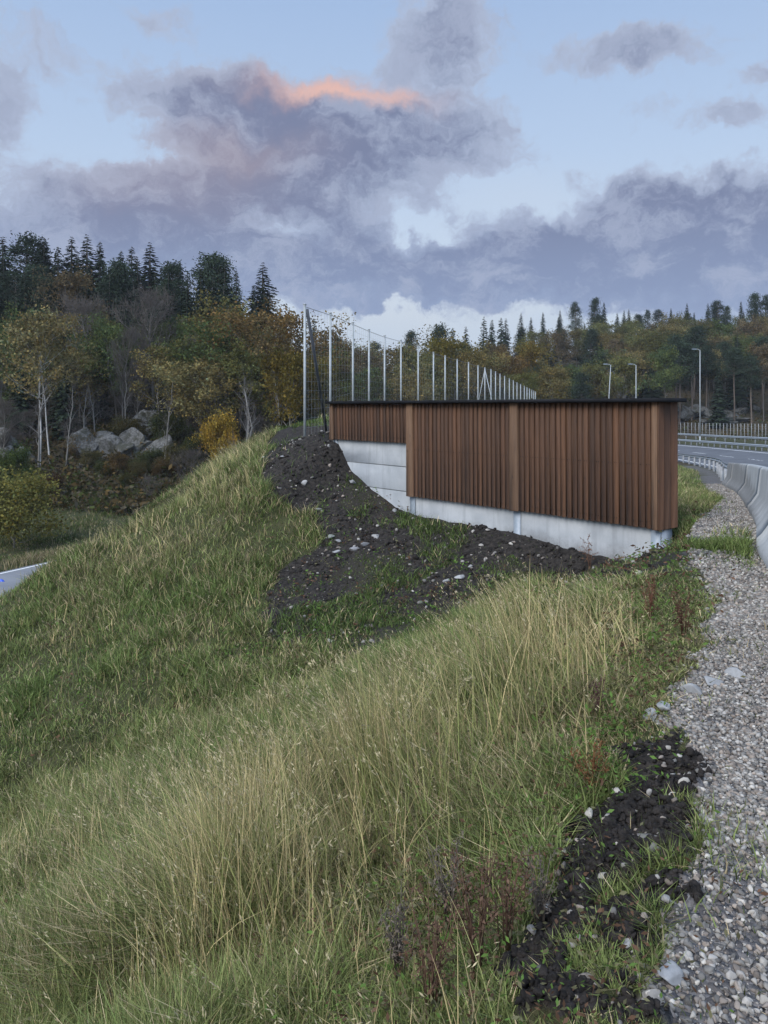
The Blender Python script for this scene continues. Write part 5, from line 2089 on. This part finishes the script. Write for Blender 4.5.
# ------------------------------------------------------------------ single dead weeds one can tell apart
def dead_weed(px, py, height, label, seed, colr, n_br=7, seeds=150, size=0.012):
    n_br, seeds, size = n_br + 2, int(seeds * 1.3), size * 0.60
    rg = np.random.default_rng(seed)
    p = hit(px, py, y1=40)[0]
    root = thing('dry_weed', label, 'weed', tuple(p), 0, 'dry weed stalks on the bank')
    mb = MB()
    cen = []
    for k in range(n_br):
        a = rg.uniform(0, 6.28)
        l = rg.uniform(0.03, 0.30)
        h = height * rg.uniform(0.55, 1.05)
        pts = np.array([(0.01 * math.cos(a), 0.01 * math.sin(a), -0.02), (l * 0.35 * math.cos(a) * height, l * 0.35 * math.sin(a) * height, h * 0.5), (l * math.cos(a) * height, l * math.sin(a) * height, h)])
        mb.tube(pts, [0.0030, 0.0022, 0.0010], 5, colr)
        for q in range(4):
            t = rg.uniform(0.35, 0.95)
            b0 = pts[0] * (1 - t) + pts[2] * t
            d = unit(rg.normal(0, 1, 3) + np.array([0, 0, 1.2])) * height * rg.uniform(0.08, 0.2)
            mb.tube([b0, b0 + d], [0.002, 0.001], 4, colr)
            cen += list(b0 + d * rg.uniform(0.2, 1.0, (seeds // (n_br * 4) + 1, 1)))
    mb.build('stem', M['deadleaf'], root)
    cen = np.array(cen) + rg.normal(0, 0.01, (len(cen), 3))
    V, F, c = cards(cen, size * rg.uniform(0.6, 1.5, len(cen)), rg, np.array(colr) * rg.uniform(0.6, 1.5, (len(cen), 1)), aspect=0.45)
    obj('leaves', mesh('leaves', V, F, M['deadleaf'], c), root)


RB = (0.105, 0.066, 0.046)
GB = (0.12, 0.10, 0.082)
dead_weed(592, 800, 0.34, 'rust-brown dry weed above the green herbs at the top of the black soil strip', 1, (0.14, 0.07, 0.035), 6, 160)
dead_weed(430, 1022, 0.40, 'dark red dry weed nearest the bottom edge', 2, RB, 8, 220)
dead_weed(478, 985, 0.42, 'tall dark red dry weed with upright spikes above the bottom edge', 3, RB, 8, 220)
dead_weed(505, 960, 0.36, 'red-brown dry weed beside the black soil strip', 4, RB, 6, 180)
dead_weed(400, 985, 0.32, 'greyish dry weed left of the dark red ones', 5, GB, 9, 260, 0.010)
dead_weed(450, 930, 0.34, 'bushy greyish dry weed above the dark red ones', 6, GB, 10, 300, 0.010)
dead_weed(540, 930, 0.26, 'small grey-brown dry weed at the left edge of the black soil', 7, GB, 7, 160, 0.010)
dead_weed(590, 572, 0.62, 'dry brown weed standing in front of the concrete near the wall end', 8, (0.16, 0.09, 0.06), 6, 160, 0.02)
dead_weed(684, 640, 0.38, 'dark brown dry weed at the gravel edge below the wall end', 9, (0.09, 0.05, 0.035), 9, 260, 0.014)
dead_weed(650, 625, 0.40, 'reddish dry weed between the tall grass and the gravel', 10, (0.12, 0.06, 0.04), 9, 260, 0.014)
dead_weed(600, 725, 0.24, 'low purple-brown dry weed beside the tall grass', 11, (0.085, 0.05, 0.045), 9, 240, 0.010)


# ------------------------------------------------------------------ thin evening haze
def build_haze():
    m = bpy.data.materials.new('evening_haze')
    m.use_nodes = True
    nt = m.node_tree
    nt.nodes.clear()
    t = NT(nt)
    out = t.n('ShaderNodeOutputMaterial')
    pv = t.n('ShaderNodeVolumePrincipled')
    pv.inputs['Color'].default_value = (0.80, 0.87, 0.97, 1)
    pv.inputs['Density'].default_value = 0.00018
    t.link(pv.outputs[0], out.inputs['Volume'])
    mb = MB()
    mb.box(-1000, 1000, -200, 1200, -9.0, 75.0)
    tag(mb.build('haze', m), kind='stuff')


build_haze()
